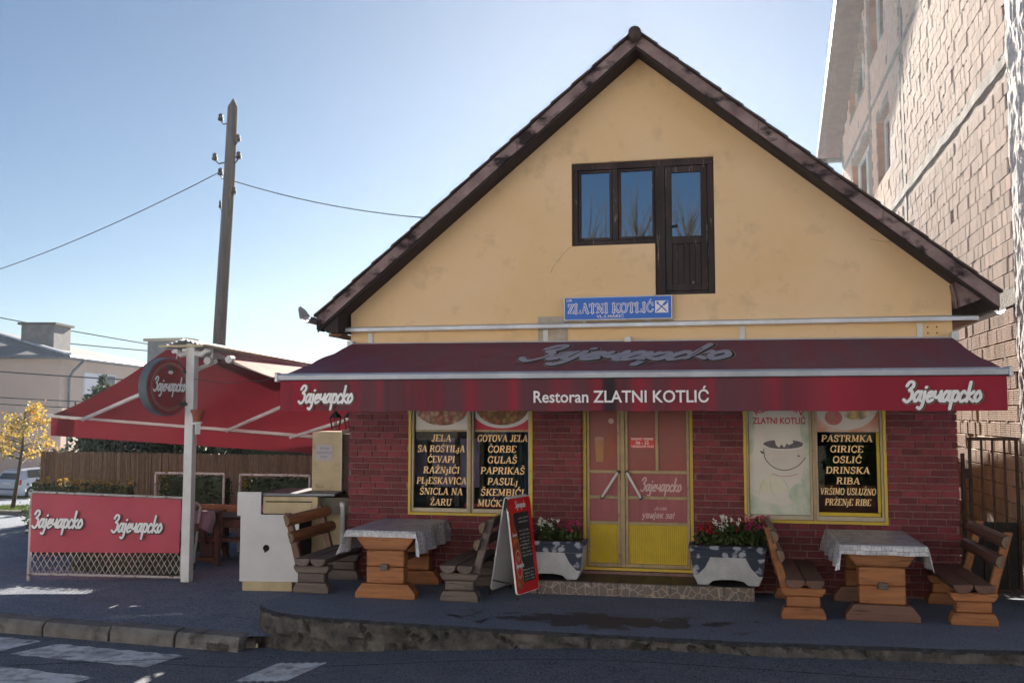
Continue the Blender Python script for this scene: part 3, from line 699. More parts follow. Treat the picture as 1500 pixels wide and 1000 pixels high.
# window reveals and side return bricks
mb = MB()
for a, c, z0, z1 in ((-3.91, -2.27, .83, 2.5), (.32, 1.95, .83, 2.5), (-1.65, -.27, .19, 2.5)):
    z = z0
    while z < z1:
        mb.box(a - .002, a + .012, .0, .2, z + .004, min(z + CH - .004, z1)); mb.box(c - .012, c + .002, .0, .2, z + .004, min(z + CH - .004, z1)); z += CH
z = -1.4
while z < 3.2:
    y = .02
    while y < 7.9: mb.box(X0 - .014, X0 + .004, y + .004, y + BL - .006, z + .004, z + CH - .004); y += BL
    z += CH
mb.build('reveal_bricks', M['brick'], wall, kind='stuff')

# roof
roof = None
mb = MB()
YF, YB = -.44, 8.35; EL, ER = -5.02, 3.12
for s, xe in ((-1, EL), (1, ER)):
    ze = zr(xe) + .02; za = AZ + .02
    mb.prism([(AX, YF, za), (xe, YF, ze), (xe, YF, ze + .13), (AX, YF, za + .13)], (0, YB - YF, 0))
roof = mb.build('roof', M['roof_tile'], house)
for s, xe in ((-1, EL), (1, ER)):      # verge tiles
    L = math.hypot(xe - AX, SL * (xe - AX)); n = 16; dx = (xe - AX) / n
    for i in range(n):
        xa = AX + dx * i; xb = xa + dx * 1.08; za = zr(xa) + .158; zb = zr(xb) + .158 + .016
        m2 = MB(); m2.prism([(xa, YF - .075, za), (xb, YF - .075, zb), (xb, YF - .075, zb + .030), (xa, YF - .075, za + .026)], (0, .34, 0))
        m2.build('verge_tile', M['roof_tile'], roof)
    # barge boards: three lengths
    cuts = [0, .36, .70, 1.0]
    for i in range(3):
        xa = AX + (xe - AX) * cuts[i]; xb = AX + (xe - AX) * cuts[i + 1] - s * .004
        j = (i % 2) * .004
        m2 = MB(); m2.prism([(xa, YF - .035 - j, zr(xa) + .155), (xb, YF - .035 - j, zr(xb) + .155), (xb, YF - .035 - j, zr(xb) - .012), (xa, YF - .035 - j, zr(xa) - .012)], (0, .028, 0))
        m2.build('barge_board', M['barge'], roof, bevel=.004)
        m2 = MB(); xa2, xb2 = xa, xb
        m2.prism([(xa2, YF - .004, zr(xa2) + .01), (xb2, YF - .004, zr(xb2) + .01), (xb2, YF - .004, zr(xb2) - .045), (xa2, YF - .004, zr(xa2) - .045)], (0, .03, 0))
        m2.build('lower_board', M['soffit'], roof, bevel=.004)
        for y0, y1 in ((-.40, -.215), (-.205, -.012)):
            m2 = MB(); jz = .01 if y0 < -.3 else .0
            m2.prism([(xa, y0, zr(xa) + .015), (xb, y0, zr(xb) + .015), (xb, y0, zr(xb) - .012 - jz), (xa, y0, zr(xa) - .012 - jz)], (0, y1 - y0, 0)); m2.build('soffit_board', M['soffit'], roof)
mb = MB()
mb.tube([(AX, YF - .16, AZ + .10), (AX, YF + .3, AZ + .11)], .08, 12); mb.tube([(AX, YF + .28, AZ + .10), (AX, YB, AZ + .10)], .07, 12)
mb.build('ridge_tile', M['roof_tile'], roof, smooth=True)
# eave ends: boxed rafters and boards at both eaves
mb = MB()
mb.prism(xz([(X0 - .02, zr(X0)), (-4.98, zr(-4.98) - .0), (-4.9, 3.17), (X0 - .02, 3.17)], -.40), (0, .36, 0)); mb.build('eave_end_board', M['soffit'], roof)
mb = MB(); mb.prism(xz([(X1 - .02, zr(X1) - .02), (2.98, zr(2.98)), (2.86, 3.38), (2.74, 3.34)], -.33), (0, .33, 0)); mb.build('eave_end_board', M['barge'], roof)
sb_ = pm('soffit_brown', (.20, .10, .06), (.14, .07, .045), 6, .8)
for a, c, z in ((-4.92, X0 - .016, 3.13), (X1 + .016, 3.0, 3.2)): mb = MB(); mb.box(a, c, -.30 if a < 0 else 0, 8, z, z + .035); mb.build('eave_soffit', sb_, roof)
mb = MB()
hw = .075
prof = [(math.cos(a) * hw, math.sin(a) * hw) for a in [math.pi + math.pi * k / 10 for k in range(11)]]
prof2 = [(x * .9, z * .9) for x, z in prof[::-1]]
mb.prism([(-5.10 + x, -.62, 3.36 + z) for x, z in prof + prof2], (0, 9, -.03)); gt = mb.build('gutter', M['gutter'], roof)
mb = MB(); mb.prism([(-5.18, -.63, 3.34), (-5.10, -.63, 3.30), (-5.04, -.63, 3.36), (-5.09, -.66, 3.44), (-5.155, -.68, 3.49), (-5.19, -.66, 3.46)], (0, .012, .004)); mb.build('bent_gutter_end', M['gutter'], gt)
mb = MB(); mb.prism([(3.18 + x, -.2, 3.33 + z) for x, z in prof + prof2], (0, 8.6, -.03)); mb.build('gutter', M['gutter'], roof)

# attic window and door unit
att = thing('attic', None, None, (0, 0, 0)); bpy.data.objects.remove(att)
def ring(mb, x0, x1, z0, z1, w_, y0, y1, wb=None):
    wb = wb or w_
    mb.box(x0, x0 + w_, y0, y1, z0, z1); mb.box(x1 - w_, x1, y0, y1, z0, z1); mb.box(x0 + w_, x1 - w_, y0, y1, z1 - w_, z1); mb.box(x0 + w_, x1 - w_, y0, y1, z0, z0 + wb)
mb = MB()
mb.box(-1.755, .015, .045, .12, 5.235, 5.325); mb.box(-1.755, -1.685, .05, .12, 4.255, 5.235); mb.box(-1.685, -.705, .05, .12, 4.255, 4.32)
mb.box(-1.245, -1.175, .05, .12, 4.32, 5.235); mb.box(-.705, -.585, .045, .12, 3.605, 5.235); mb.box(-.06, .015, .048, .12, 3.605, 5.235); mb.box(-.585, -.06, .05, .12, 3.605, 3.65)
fr = mb.build('window_frame', M['wood_dark'], house, bevel=.006)
for a, c in ((-1.68, -1.25), (-1.17, -.71)):
    mb = MB(); ring(mb, a, c, 4.325, 5.23, .034, .062, .10); sash = mb.build('window_sash', M['wood_dark'], house, bevel=.005)
    m2 = MB(); m2.box(a + .03, c - .03, .082, .086, 4.355, 5.20); m2.build('pane', M['attic_glass'], sash)
mb = MB(); mb.box(-.58, -.50, .058, .10, 3.655, 5.23); mb.box(-.145, -.065, .058, .10, 3.655, 5.23); mb.box(-.50, -.145, .058, .10, 5.15, 5.23); mb.box(-.50, -.145, .055, .105, 4.245, 4.34); mb.box(-.50, -.145, .058, .10, 3.655, 3.74)
bd = mb.build('attic_door', M['wood_dark'], house, bevel=.005)
for i in range(5):
    m2 = MB(); a = -.498 + i * .0706; m2.box(a, a + .066, .072, .095, 3.742, 4.243); m2.build('door_plank', M['wood_dark'], bd, bevel=.004)
m2 = MB(); m2.box(-.50, -.145, .08, .084, 4.34, 5.15); m2.build('pane', M['attic_glass'], bd)
m2 = MB(); m2.box(-.56, -.525, .045, .058, 4.30, 4.50); m2.beam((-.54, .03, 4.46), (-.43, .03, 4.48), .012, .016); m2.tube([(-.54, .06, 4.46), (-.54, .03, 4.46)], .01, 6); m2.build('handle', M['black'], bd)
mb = MB(); mb.box(-1.76, .02, .0, .05, 5.318, 5.332); mb.build('lintel_edge', M['plaster'], house)
mb = MB(); mb.box(-1.8, .1, .9, .95, 3.5, 5.5); mb.build('attic_dark_interior', M['hole'], house)

# hairline cracks and a broken edge in the plaster
rc = random.Random(5)
Tg = frame((0, 0, 0), (1, 0, 0), (0, 0, 1))
for (x, z, L_, dx, dz) in ((2.62, 4.0, 9, -.085, .02), (-1.77, 4.25, 6, -.05, -.05)):
    P_ = [Vector((x, z))]
    for k in range(L_): P_.append(P_[-1] + Vector((dx * rc.uniform(.4, 1.5), dz + rc.uniform(-.03, .03))))
    m2 = MB(); ribbon(m2, P_, .003, Tg, .0012, .0016, False); m2.build('hairline_crack', M['soffit'], house, fix=False)
# cover strip over the awning with brackets
mb = MB(); mb.prism([(-4.93, -.16, 3.20), (-4.93, -.16, 3.245), (-4.93, -.002, 3.275), (-4.93, -.002, 3.235)], (7.90, 0, 0)); mb.build('cover_strip', M['flash'], house)
for x in (-4.45, -2.1, .33, 2.36):
    m2 = MB(); m2.box(x - .03, x + .03, -.022, -.002, 3.0, 3.19); m2.build('awning_bracket', M['alu_white'], house)
mb = MB()
for x, z in ((2.45, 3.07), (2.55, 3.07), (2.45, 3.14), (2.55, 3.14)): mb.box(x - .008, x + .008, -.004, .002, z - .008, z + .008)
mb.build('bolt_holes', M['hole'], house)

# interior, seen dimly through the shop windows
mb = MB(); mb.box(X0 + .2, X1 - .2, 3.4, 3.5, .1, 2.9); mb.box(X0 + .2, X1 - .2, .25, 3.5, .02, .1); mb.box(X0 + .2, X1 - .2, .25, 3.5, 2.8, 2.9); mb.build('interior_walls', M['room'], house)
mb = MB(); mb.box(-4.0, -3.05, .5, .54, 1.15, 1.80); mb.build('purple_partition', M['purple'], house)
mb = MB(); [mb.box(x, x + .06, .46, .495, .9, 2.5) for x in (-3.80, -3.42, -3.08)]; mb.box(-4.1, -2.9, .45, .494, 1.80, 1.9); mb.build('partition_frame', M['wood_brown'], house)
mb = MB(); mb.grid(lambda u, v: (-2.95 + .62 * u, .42 + .03 * math.sin(u * 50), .84 + 1.1 * v), 60, 2); mb.build('curtain', M['curtain'], house, smooth=True)
mb = MB(); mb.box(-3.25, -2.75, .35, .7, .90, .95); mb.build('checked_table', M['red_board'], house)
mb = MB(); mb.box(1.2, 1.9, .5, .55, .85, 1.25); mb.build('plant_tub', M['terracotta'], house)
mb = MB(); leaves(mb, 130, lambda: (random.gauss(1.6, .16), random.gauss(.6, .08), random.uniform(1.1, 1.7)), (.12, .26), .4); mb.build('house_plant', M['leaf_dark'], house, fix=False)

M['gold_pale'] = pm('gold_pale', (.50, .43, .33), (.40, .35, .28), 7, .5, metal=.1)
def shop_window(x0, x1, names):
    mb = MB(); ring(mb, x0, x1, .83, 2.5, .035, -.03, .10); w_ = mb.build('shop_window', M['yellow_frame'], house, bevel=.004)
    mid = (x0 + x1) / 2
    mb = MB(); mb.box(mid - .018, mid + .018, -.035, .08, .866, 2.464); mb.build('mullion', M['gold_frame'], w_, bevel=.003)
    for a, c in ((x0 + .037, mid - .02), (mid + .02, x1 - .037)):
        mb = MB(); ring(mb, a, c, .868, 2.46, .024, .0, .05, .05); mb.build('frame', M['gold_pale'], w_, bevel=.003)
        m2 = MB(); m2.box(a + .02, c - .02, .058, .062, .91, 2.44); m2.build('pane', M['window_glass'], w_)
    return w_, mid
W1, m1 = shop_window(-3.91, -2.27, 0)
W2, m2_ = shop_window(.32, 1.95, 0)
def face(x, z, y=.052): return frame((x, y, z), (1, 0, 0), (0, 0, 1))
def ell(mb, T, cx, cy, rx, ry, h, n=28, a0=0, a1=2 * math.pi):
    pts = [T(cx + rx * math.cos(a0 + (a1 - a0) * k / n), cy + ry * math.sin(a0 + (a1 - a0) * k / n), h) for k in range(n + (0 if a1 - a0 > 6.28 else 1))]
    mb.poly(pts)
def rect(mb, T, x0, x1, y0, y1, h): mb.poly([T(x0, y0, h), T(x1, y0, h), T(x1, y1, h), T(x0, y1, h)])
def clipell(mb, T, cx, cy, rx, ry, h, x0, x1, y0, y1, n=40):
    pts = []
    for k in range(n):
        a = 2 * math.pi * k / n; x = min(max(cx + rx * math.cos(a), x0), x1); y = min(max(cy + ry * math.sin(a), y0), y1)
        if not pts or (abs(pts[-1][0] - x) > 1e-5 or abs(pts[-1][1] - y) > 1e-5): pts.append((x, y))
    mb.poly([T(x, y, h) for x, y in pts])
# left window: food photographs above menu lettering
pw = .74
for (px0, fm) in ((-3.868, 'food_meat'), (m1 + .022, 'food_stew')):
    T = face(px0 + .03, 1.92, .054); W_ = .715
    mb = MB(); rect(mb, T, 0, W_, 0, .52, 0); ps = mb.build('food_poster', M['poster_white'] if fm == 'food_meat' else M['letter_red'], W1)
    mb = MB(); clipell(mb, T, W_ / 2, .27, .40, .25, .002, 0.003, W_ - .003, .003, .51)
    if fm == 'food_stew': mb.build('plate', M['poster_pale'], W1); mb = MB(); clipell(mb, T, W_ / 2, .29, .345, .23, .004, 0.003, W_ - .003, .003, .51); mb.build('food', M[fm], W1)
    else:
        mb = MB(); clipell(mb, T, W_ / 2, .26, .35, .205, .004, .01, W_ - .01, .02, .51); mb.build('food', M[fm], W1)
    mb = MB(); T2 = face(px0 + .03, 1.895, .05); rect(mb, T2, 0, W_, 0, .024, 0); mb.build('rail', M['gold_frame'], W1)
def menu(lines, cx, z0, zstep, h, widths, parent, sh=.12):
    for i, (t, wd) in enumerate(zip(lines, widths)):
        slab(t, face(cx, z0 - i * zstep, .050), 0 + .004 * math.sin(i * 5), 0, h, 'letter_cream', parent, width=wd, shear=sh)
menu(['JELA', 'SA ROŠTILjA', 'ĆEVAPI', 'RAŽNjIĆI', 'PLjESKAVICA', 'ŠNICLA NA', 'ŽARU'], -3.49, 1.77, .137, .086, [.27, .64, .37, .49, .67, .58, .29], W1)
menu(['GOTOVA JELA', 'ČORBE', 'GULAŠ', 'PAPRIKAŠ', 'PASULj', 'ŠKEMBIĆI', 'MUĆKALICA'], -2.68, 1.77, .137, .086, [.66, .38, .39, .58, .40, .57, .64], W1)
# right window: white poster with a cauldron, and fish menu on black
T = face(.39, .92, .054)
mb = MB(); rect(mb, T, 0, .70, 0, 1.52, 0); mb.build('poster', M['poster_white'], W2)
mb = MB()
mb.poly([T(*p, .0015) for p in ((.70, .0), (.70, 1.5), (.62, 1.5), (.60, 1.0), (.645, .6), (.60, .42), (.62, .3), (.60, 0))])
mb.poly([T(*p, .0015) for p in ((0, 0), (.59, 0), (.60, .18), (.42, .10), (.2, .14), (0, .25))])
mb.poly([T(*p, .0015) for p in ((0, .7), (.05, .75), (.07, 1.1), (.04, 1.3), (0, 1.4))])
mb.build('green_wash', M['poster_green'], W2)
mb = MB(); ell(mb, T, .58, .24, .12, .135, .003); mb.build('bowl_print', M['poster_green'], W2)
mb = MB(); ell(mb, T, .27, .26, .17, .21, .003, 30, 0, math.pi); mb.build('vegetable_print', M['poster_yellow'], W2)
mb = MB(); ribbon(mb, smooth_pts([(.10, .2), (.15, .4), (.27, .47), (.42, .38), (.46, .2)], n=8), .008, T, .005, .0055); ribbon(mb, smooth_pts([(.24, .46), (.25, .3), (.34, .16)], n=8), .006, T, .005, .0055); ribbon(mb, smooth_pts([(.50, .28), (.56, .33), (.64, .28), (.60, .20), (.54, .22)], n=8), .01, T, .005, .0055); ribbon(mb, smooth_pts([(.02, .30), (.12, .22), (.22, .10)], n=6), .006, T, .005, .0055)
mb.build('print_lines', M['letter_grey'] if False else M['poster_green'], W2, fix=False)
mb = MB(); mb.poly([T(p.x, p.y, .0018) for p in smooth_pts([(.165, .83), (.17, .76), (.19, .66), (.29, .565), (.42, .535), (.55, .575), (.63, .66), (.64, .80), (.60, .82)], n=4)]); mb.build('cauldron_body', pm('cauldron_body', (.50, .47, .47), (.56, .53, .52), 5, .4), W2)
mb = MB(); ell(mb, T, .40, .84, .235, .055, .0025); mb.build('cauldron_mouth', M['pot_dark'], W2)
mb = MB(); mb.poly([T(*p, .004) for p in ((.315, .83), (.30, .895), (.50, .90), (.52, .86), (.47, .83), (.44, .85), (.41, .80), (.38, .84), (.35, .80))]); mb.build('cauldron_shine', M['poster_white'], W2)
mb = MB(); ribbon(mb, smooth_pts([(.165, .83), (.26, .785), (.42, .775), (.60, .80), (.635, .84)], n=8), .014, T, .004, .0048); mb.build('cauldron_rim', M['poster_pale'], W2, fix=False)
mb = MB(); ribbon(mb, smooth_pts([(.17, .78), (.19, .66), (.29, .56), (.42, .53), (.56, .58), (.65, .68)], n=8), .009, T, .004, .0045); ribbon(mb, [Vector((.14, .75)), Vector((.16, .735))], .02, T, .004, .0045); ribbon(mb, [Vector((.57, .705)), Vector((.58, .70))], .016, T, .004, .0045)
mb.build('cauldron_outline', M['letter_dark'], W2, fix=False)
mb = MB(); ribbon(mb, smooth_pts([(.26, .49), (.36, .46), (.48, .465), (.56, .49)], n=8), .006, T, .004, .0045); mb.build('red_line', M['door_pink'], W2, fix=False)
ftext('ZLATNI KOTLIĆ', T, .355, 1.085, .62, .078, 'letter_red', W2, bold=.022)
# arched word above
vs, fs = font2d('RESTORAN', .02, 0); xa = min(v[0] for v in vs); xb = max(v[0] for v in vs)
mb = MB(); pts = []
for v in vs:
    t = (v[0] - xa) / (xb - xa) - .5; a = t * 1.1; r = .50 + v[1] / .72 * .075
    pts.append(T(.355 + math.sin(a) * r, 1.26 - .50 + math.cos(a) * r, .003))
mb.add(pts, fs); mb.build('arched_lettering', M['letter_red'], W2, fix=False)
T = face(m2_ + .05, .92, .054)
mb = MB(); rect(mb, T, 0, .70, .99, 1.52, 0); mb.build('food_poster', M['petal_red'] if False else pm('orange_print', (.5, .16, .07), (.62, .5, .45), 3, .5), W2)
mb = MB(); clipell(mb, T, .33, 1.30, .36, .285, .002, .003, .69, .993, 1.51); mb.build('plate', M['poster_white'], W2)
mb = MB(); clipell(mb, T, .45, 1.30, .19, .17, .004, .003, .69, .993, 1.51); mb.build('food', M['food_fish'], W2)
mb = MB(); ell(mb, T, .19, 1.16, .10, .09, .006); mb.build('tomato', pm('tomato', (.45, .12, .12), (.5, .22, .2), 14, .5), W2)
mb = MB(); rect(mb, T, .0, .695, .0, .04, .001); rect(mb, T, .665, .70, .045, .985, .001); mb.build('yellow_border', M['door_yellow'], W2)
mb = MB(); T3 = face(m2_ + .05, .92, .066); rect(mb, T3, 0, .70, 0, .98, 0); 
menu(['PASTRMKA', 'GIRICE', 'OSLIĆ', 'DRINSKA', 'RIBA', 'VRŠIMO USLUŽNO', 'PRŽENjE RIBE'], m2_ + .38, 1.795, .125, .078, [.58, .38, .33, .50, .27, .63, .52], W2)

# door
DY = .10
mb = MB(); mb.box(-1.648, -1.60, .04, .2, .195, 2.5); mb.box(-.32, -.272, .04, .2, .195, 2.5); mb.box(-1.60, -.32, .05, .2, .195, .23)
dfr = mb.build('door_frame', M['yellow_frame'], house, bevel=.004)
def leaf(x0, x1, mullion=None):
    mb = MB(); t = .035
    mb.box(x0, x0 + t, DY - .03, DY + .03, .235, 2.48); mb.box(x1 - t, x1, DY - .03, DY + .03, .235, 2.48)
    for z in (.235, .755, 1.07, 1.385, 2.44): mb.box(x0 + t, x1 - t, DY - .027, DY + .03, z, z + (.04 if z > .3 else .045))
    if mullion: mb.box(mullion - .018, mullion + .018, DY - .029, DY + .03, 1.425, 2.44)
    l = mb.build('door_leaf', M['gold_frame'], house, bevel=.004)
    for z0, z1, mt in ((1.425, 2.44, 'door_red'), (1.11, 1.385, 'door_pink'), (.795, 1.07, 'door_pink')):
        spans = [(x0 + t, x1 - t)] if not (mullion and z1 > 2) else [(x0 + t, mullion - .018), (mullion + .018, x1 - t)]
        for a, c in spans:
            m2 = MB(); m2.box(a, c, DY, DY + .01, z0, z1); m2.build('panel', M[mt], l)
    # ribbed yellow lower panel
    m2 = MB(); a, c = x0 + t, x1 - t; n = int((c - a) / .0125); pts = []
    for i in range(n + 1):
        x = a + (c - a) * i / n; pts.append((x, DY + (.004 if i % 2 else -.001), .28))
    pts += [(c, DY + .015, .28), (a, DY + .015, .28)]
    m2.prism(pts, (0, 0, .475)); m2.build('ribbed_panel', M['door_yellow'], l)
    return l
LL = leaf(-1.595, -1.175); LR = leaf(-1.115, -.325, -.72)
mb = MB(); mb.box(-1.172, -1.118, DY - .045, DY + .03, .235, 2.48); mb.build('meeting_stile', M['gold_frame'], dfr, bevel=.004)
for l, p, q in ((LL, (-1.20, 1.405), (-1.40, 1.09)), (LR, (-1.09, 1.405), (-.92, 1.09))):
    mb = MB(); mb.tube([(p[0], DY - .09, p[1]), (q[0], DY - .09, q[1])], .017, 10); mb.build('pull_handle', M['alu_white'], l, smooth=True)
    mb = MB()
    for a in (p, q): mb.tube([(a[0], DY - .02, a[1]), (a[0], DY - .10, a[1])], .022, 8)
    mb.build('handle_mount', M['black'], l)
T = frame((-1.115, DY, .235), (1, 0, 0), (0, 0, 1))
script_logo('Зајечарско', frame((-.93, DY, 1.17), (1, 0, 0), (0, 0, 1)), .52, .21, ['letter_faint'], LR, 'logo', .002, outline=0, wt=.17)
ftext('Ја сам', T, .43, .705, .15, .045, 'letter_faint', LR, bold=.01, shear=.25)
ftext('увијек за!', T, .40, .605, .41, .075, 'letter_faint', LR, bold=.025, shear=.25)
mb = MB(); rect(mb, T, .065, .365, 1.465, 1.60, .003); mb.build('opening_hours_sticker', M['red_board'], LR)
ftext('RADNO VRIJEME', T, .215, 1.565, .27, .028, 'letter_white', LR, bold=.02, lift=.006)
ftext('06 - 22', T, .215, 1.513, .16, .04, 'letter_white', LR, bold=.02, lift=.006)
ftext('NEDJELJOM 10-22', T, .215, 1.475, .28, .024, 'letter_white', LR, bold=.02, lift=.006)
T = frame((-1.595, DY, .235), (1, 0, 0), (0, 0, 1))
mb = MB(); mb.poly([T(*p, .002) for p in ((.115, 1.29), (.205, 1.29), (.215, 1.57), (.10, 1.57))]); mb.build('beer_glass_print', pm('beer', (.34, .16, .06), (.40, .20, .08), 8, .5), LL)
mb = MB(); ell(mb, T, .157, 1.58, .06, .025, .004); mb.build('foam_print', pm('foam', (.42, .24, .2), None, rough=.6), LL)
mb = MB(); mb.poly([T(*p, .002) for p in ((.25, 1.29), (.36, 1.29), (.365, 1.55), (.33, 1.68), (.325, 1.80), (.29, 1.80), (.285, 1.68), (.25, 1.55))]); mb.build('bottle_print', pm('bottle_print', (.33, .085, .05), (.26, .06, .045), 8, .5), LL)
mb = MB(); ell(mb, T, .307, 1.80, .035, .035, .004); mb.build('bottle_cap_print', M['letter_faint'], LL)

# step with mosaic tiles
st = thing('door_step', 'low entrance step with dark tiled top and crazy paving tiles on its front', 'step', (-1, -.3, 0))
mb = MB(); mb.box(-2.36, .39, -.585, -.02, .0, .15); mb.build('step_core', M['concrete'], st)
x = -2.37
while x < .38:
    a, c = x, min(x + .302, .40)
    m2 = MB(); m2.box(a + .002, c - .002, -.60, -.586, .004, .150); m2.build('riser_tile', M['crazy'], st)
    for y0, y1 in ((-.60, -.31), (-.307, -.018)):
        m2 = MB(); m2.box(a + .002, c - .002, y0, y1, .151, .160); m2.build('top_tile', M['tile_dark'], st)
    x += .305

# ============================================================ MAIN AWNING AND SIGN
aw = thing('main_awning', 'long dark red awning with white front bar and lettered valance over the shop front', 'awning', (-1, -1, 3.0))
TL, TR = Vector((-4.66, -.12, 3.04)), Vector((2.69, -.12, 3.0)); FL, FR = Vector((-4.78, -2.0, 2.545)), Vector((2.75, -2.0, 2.535))
def canopy(u, v):
    a = TL.lerp(TR, u); b = FL.lerp(FR, u); p = a.lerp(b, v)
    sag = -.018 * math.sin(math.pi * v) + .006 * math.sin(u * 60 + 4 * v) * math.sin(math.pi * v)
    wr = .022 * mn.noise(Vector((u * 26 + v * 5, v * 1.2, 0))) * (v * (1 - v) * 4)
    return (p.x, p.y, p.z + sag + wr)
mb = MB(); mb.grid(canopy, 140, 14); cano = mb.build('canopy', M['canvas'], aw, smooth=True)
vf = lambda u, v: (FL.x + .02 + (FR.x - FL.x - .04) * u, -2.02 + .012 * math.sin(u * 34) * v + .006 * math.sin(u * 91) * v, 2.50 - (.345 + .003 * math.sin(u * 50)) * v)
mb = MB(); mb.grid(lambda u, v: vf(u, v), 160, 5); val = mb.build('valance', M['valance'], aw, smooth=True)
mb = MB(); mb.prism([(FL.x - .01, -2.05, 2.50), (FL.x - .01, -2.06, 2.55), (FL.x - .01, -2.02, 2.575), (FL.x - .01, -1.97, 2.565), (FL.x - .01, -1.97, 2.50)], (FR.x - FL.x + .02, 0, 0)); fb = mb.build('front_bar', M['flash'], aw, bevel=.004)
mb = MB(); mb.box(FL.x, FR.x, -2.045, -2.035, 2.492, 2.499); mb.build('bar_drip_edge', M['letter_dark'], fb)
for x in (FL.x - .015, FR.x + .012):
    mb = MB(); mb.box(x - .018, x + .018, -2.07, -1.96, 2.48, 2.585); mb.build('end_cap', M['alu'], aw, bevel=.008)
mb = MB(); mb.tube([(TL.x, -.09, 3.02), (TR.x, -.09, 2.985)], .035, 10); mb.build('roller', M['alu_white'], aw, smooth=True)
for x in (TR.x + .03, TL.x - .03, -1.05):
    m2 = MB(); m2.box(x - .04, x + .04, -.14, -.02, 2.97, 3.075 if x < 0 or x > 1 else 3.06); m2.build('roller_bracket', M['alu_white'], aw, bevel=.006)
for x0, s in ((-3.9, 1), (-1.4, -1), (.3, 1), (2.0, -1)):
    m2 = MB(); e = (x0 + s * .55, -1.0, 2.60); m2.tube([(x0, -.12, 2.9), e], .022, 8); m2.tube([e, (x0 + s * .1, -1.95, 2.50)], .020, 8); m2.build('folding_arm', M['alu_white'], aw, smooth=True)
Tv = frame((0, -2.038, 2.155), (1, 0, 0), (0, 0, 1))
for x in (-4.53, 1.79):
    script_logo('Зајечарско', frame((x, -2.036, 2.245), (1, 0, 0), (0, 0, 1)), .66 if x < 0 else .73, .245, ['letter_white', 'letter_dark', 'letter_gold'], val, 'logo', .004)
ftext('Restoran ZLATNI KOTLIĆ', frame((-.97, -2.036, 2.245), (1, 0, 0), (0, 0, 1)), 0, 0, 1.81, .125, 'letter_white', val, bold=.016)
# large logo printed on the sloping canopy
def Tc(x, y, h=0):
    u = (x - TL.x) / (TR.x - TL.x) * 1.0; v = 1 - y
    u = (x - (TL.x * (1 - v) + FL.x * v)) / ((TR.x * (1 - v) + FR.x * v) - (TL.x * (1 - v) + FL.x * v))
    p = canopy(u, v); return Vector((p[0], p[1] - h * .25, p[2] + h))
script_logo('Зајечарско', lambda x, y, h=0: Tc(-2.20 + x, .43 + y, h), 2.42, .56, ['letter_mid', 'letter_dark', 'letter_gold'], cano, 'logo', .006, shear=.5, wt=.19)

sg = thing('blue_sign', 'blue sign board lettered ZLATNI KOTLIĆ with fork and knife emblem under the attic door', 'sign', (-1.18, -.1, 3.27))
def sgp(x, z): return (x, -.12, z + .05 * (x + 1.18) * .0)
mb = MB(); mb.box(-1.85, -.50, -.12, -.03, 3.285, 3.585); mb.build('box_frame', M['alu'], sg, bevel=.006)
mb = MB(); mb.box(-1.835, -.515, -.126, -.119, 3.30, 3.57); sp = mb.build('face_panel', M['blue'], sg)
for x in (-1.6, -.8): m2 = MB(); m2.box(x - .02, x + .02, -.035, 0, 3.25, 3.5); m2.build('bracket', M['alu'], sg)
T = frame((-1.835, -.126, 3.30), (1, 0, 0), (0, 0, 1))
slab('ZLATNI KOTLIĆ', T, .57, .078, .115, 'letter_white', sp, width=1.07, name='lettering_outline', lift=.002, wmul=1.4)
slab('ZLATNI KOTLIĆ', T, .57, .078, .115, 'blue', sp, width=1.07, lift=.006, wmul=.5)
ftext('UR', T, .06, .225, .07, .032, 'letter_white', sp, bold=.01)
ftext('VL.S.MARIĆ', T, .57, .018, .34, .034, 'letter_white', sp, bold=.012)
mb = MB(); rect(mb, T, 1.125, 1.285, .065, .215, .002); mb.build('emblem_square', M['letter_white'], sp)
mb = MB()
for a, b, w_ in (((1.145, .085), (1.262, .195), .014), ((1.262, .085), (1.15, .19), .014), ((1.235, .168), (1.268, .200), .030), ((1.152, .172), (1.145, .198), .010), ((1.165, .182), (1.158, .205), .010)):
    ribbon(mb, [Vector(a), Vector(b)], w_, T, .004, .005)
mb.build('fork_and_knife', M['blue'], sp, fix=False)

# ============================================================ TABLES, CLOTHS, BENCHES
def trap(cx, w0, w1, z0, z1, y0, y1, ch=.0):
    mb = MB(); mb.prism([(cx - w0 / 2, y0, z0), (cx + w0 / 2, y0, z0), (cx + w0 / 2, y0, z0 + (z1 - z0) * .35), (cx + w1 / 2, y0, z1), (cx - w1 / 2, y0, z1), (cx - w0 / 2, y0, z0 + (z1 - z0) * .35)], (0, y1 - y0, 0)); return mb
def log_table(x, y0, y1, wmat, label):
    t = thing('log_table', label, 'table', (x, (y0 + y1) / 2, 0), 'log tables on the terrace')
    for a, s in ((y0 + .05, 1), (y1 - .25, -1)):
        trap(x, .73, .56, 0, .17, a, a + .18).build('foot', M[wmat[0] + '_across'], t, bevel=.012, seg=3)
        for k in range(2): trap(x, .46, .46, .172 + k * .19, .36 + k * .19, a + .01, a + .17).build('leg_log', M[wmat[1] + '_across'], t, bevel=.02, seg=3)
        mb = MB(); mb.prism([(x - .25, a, .555), (x + .25, a, .555), (x + .34, a, .67), (x + .36, a, .735), (x - .36, a, .735), (x - .34, a, .67)], (0, .18, 0)); mb.build('cross_log', M[wmat[2] + '_across'], t, bevel=.014, seg=3)
    mb = MB(); mb.box(x - .05, x + .05, y0 - .0, y1, .33, .40); mb.build('stretcher', M[wmat[3]], t, bevel=.012)
    for k in range(4):
        a = x - .39 + k * .196; mb = MB(); mb.box(a, a + .193, y0, y1, .737, .772); mb.build('top_plank', M[wmat[2]], t, bevel=.006)
    return t
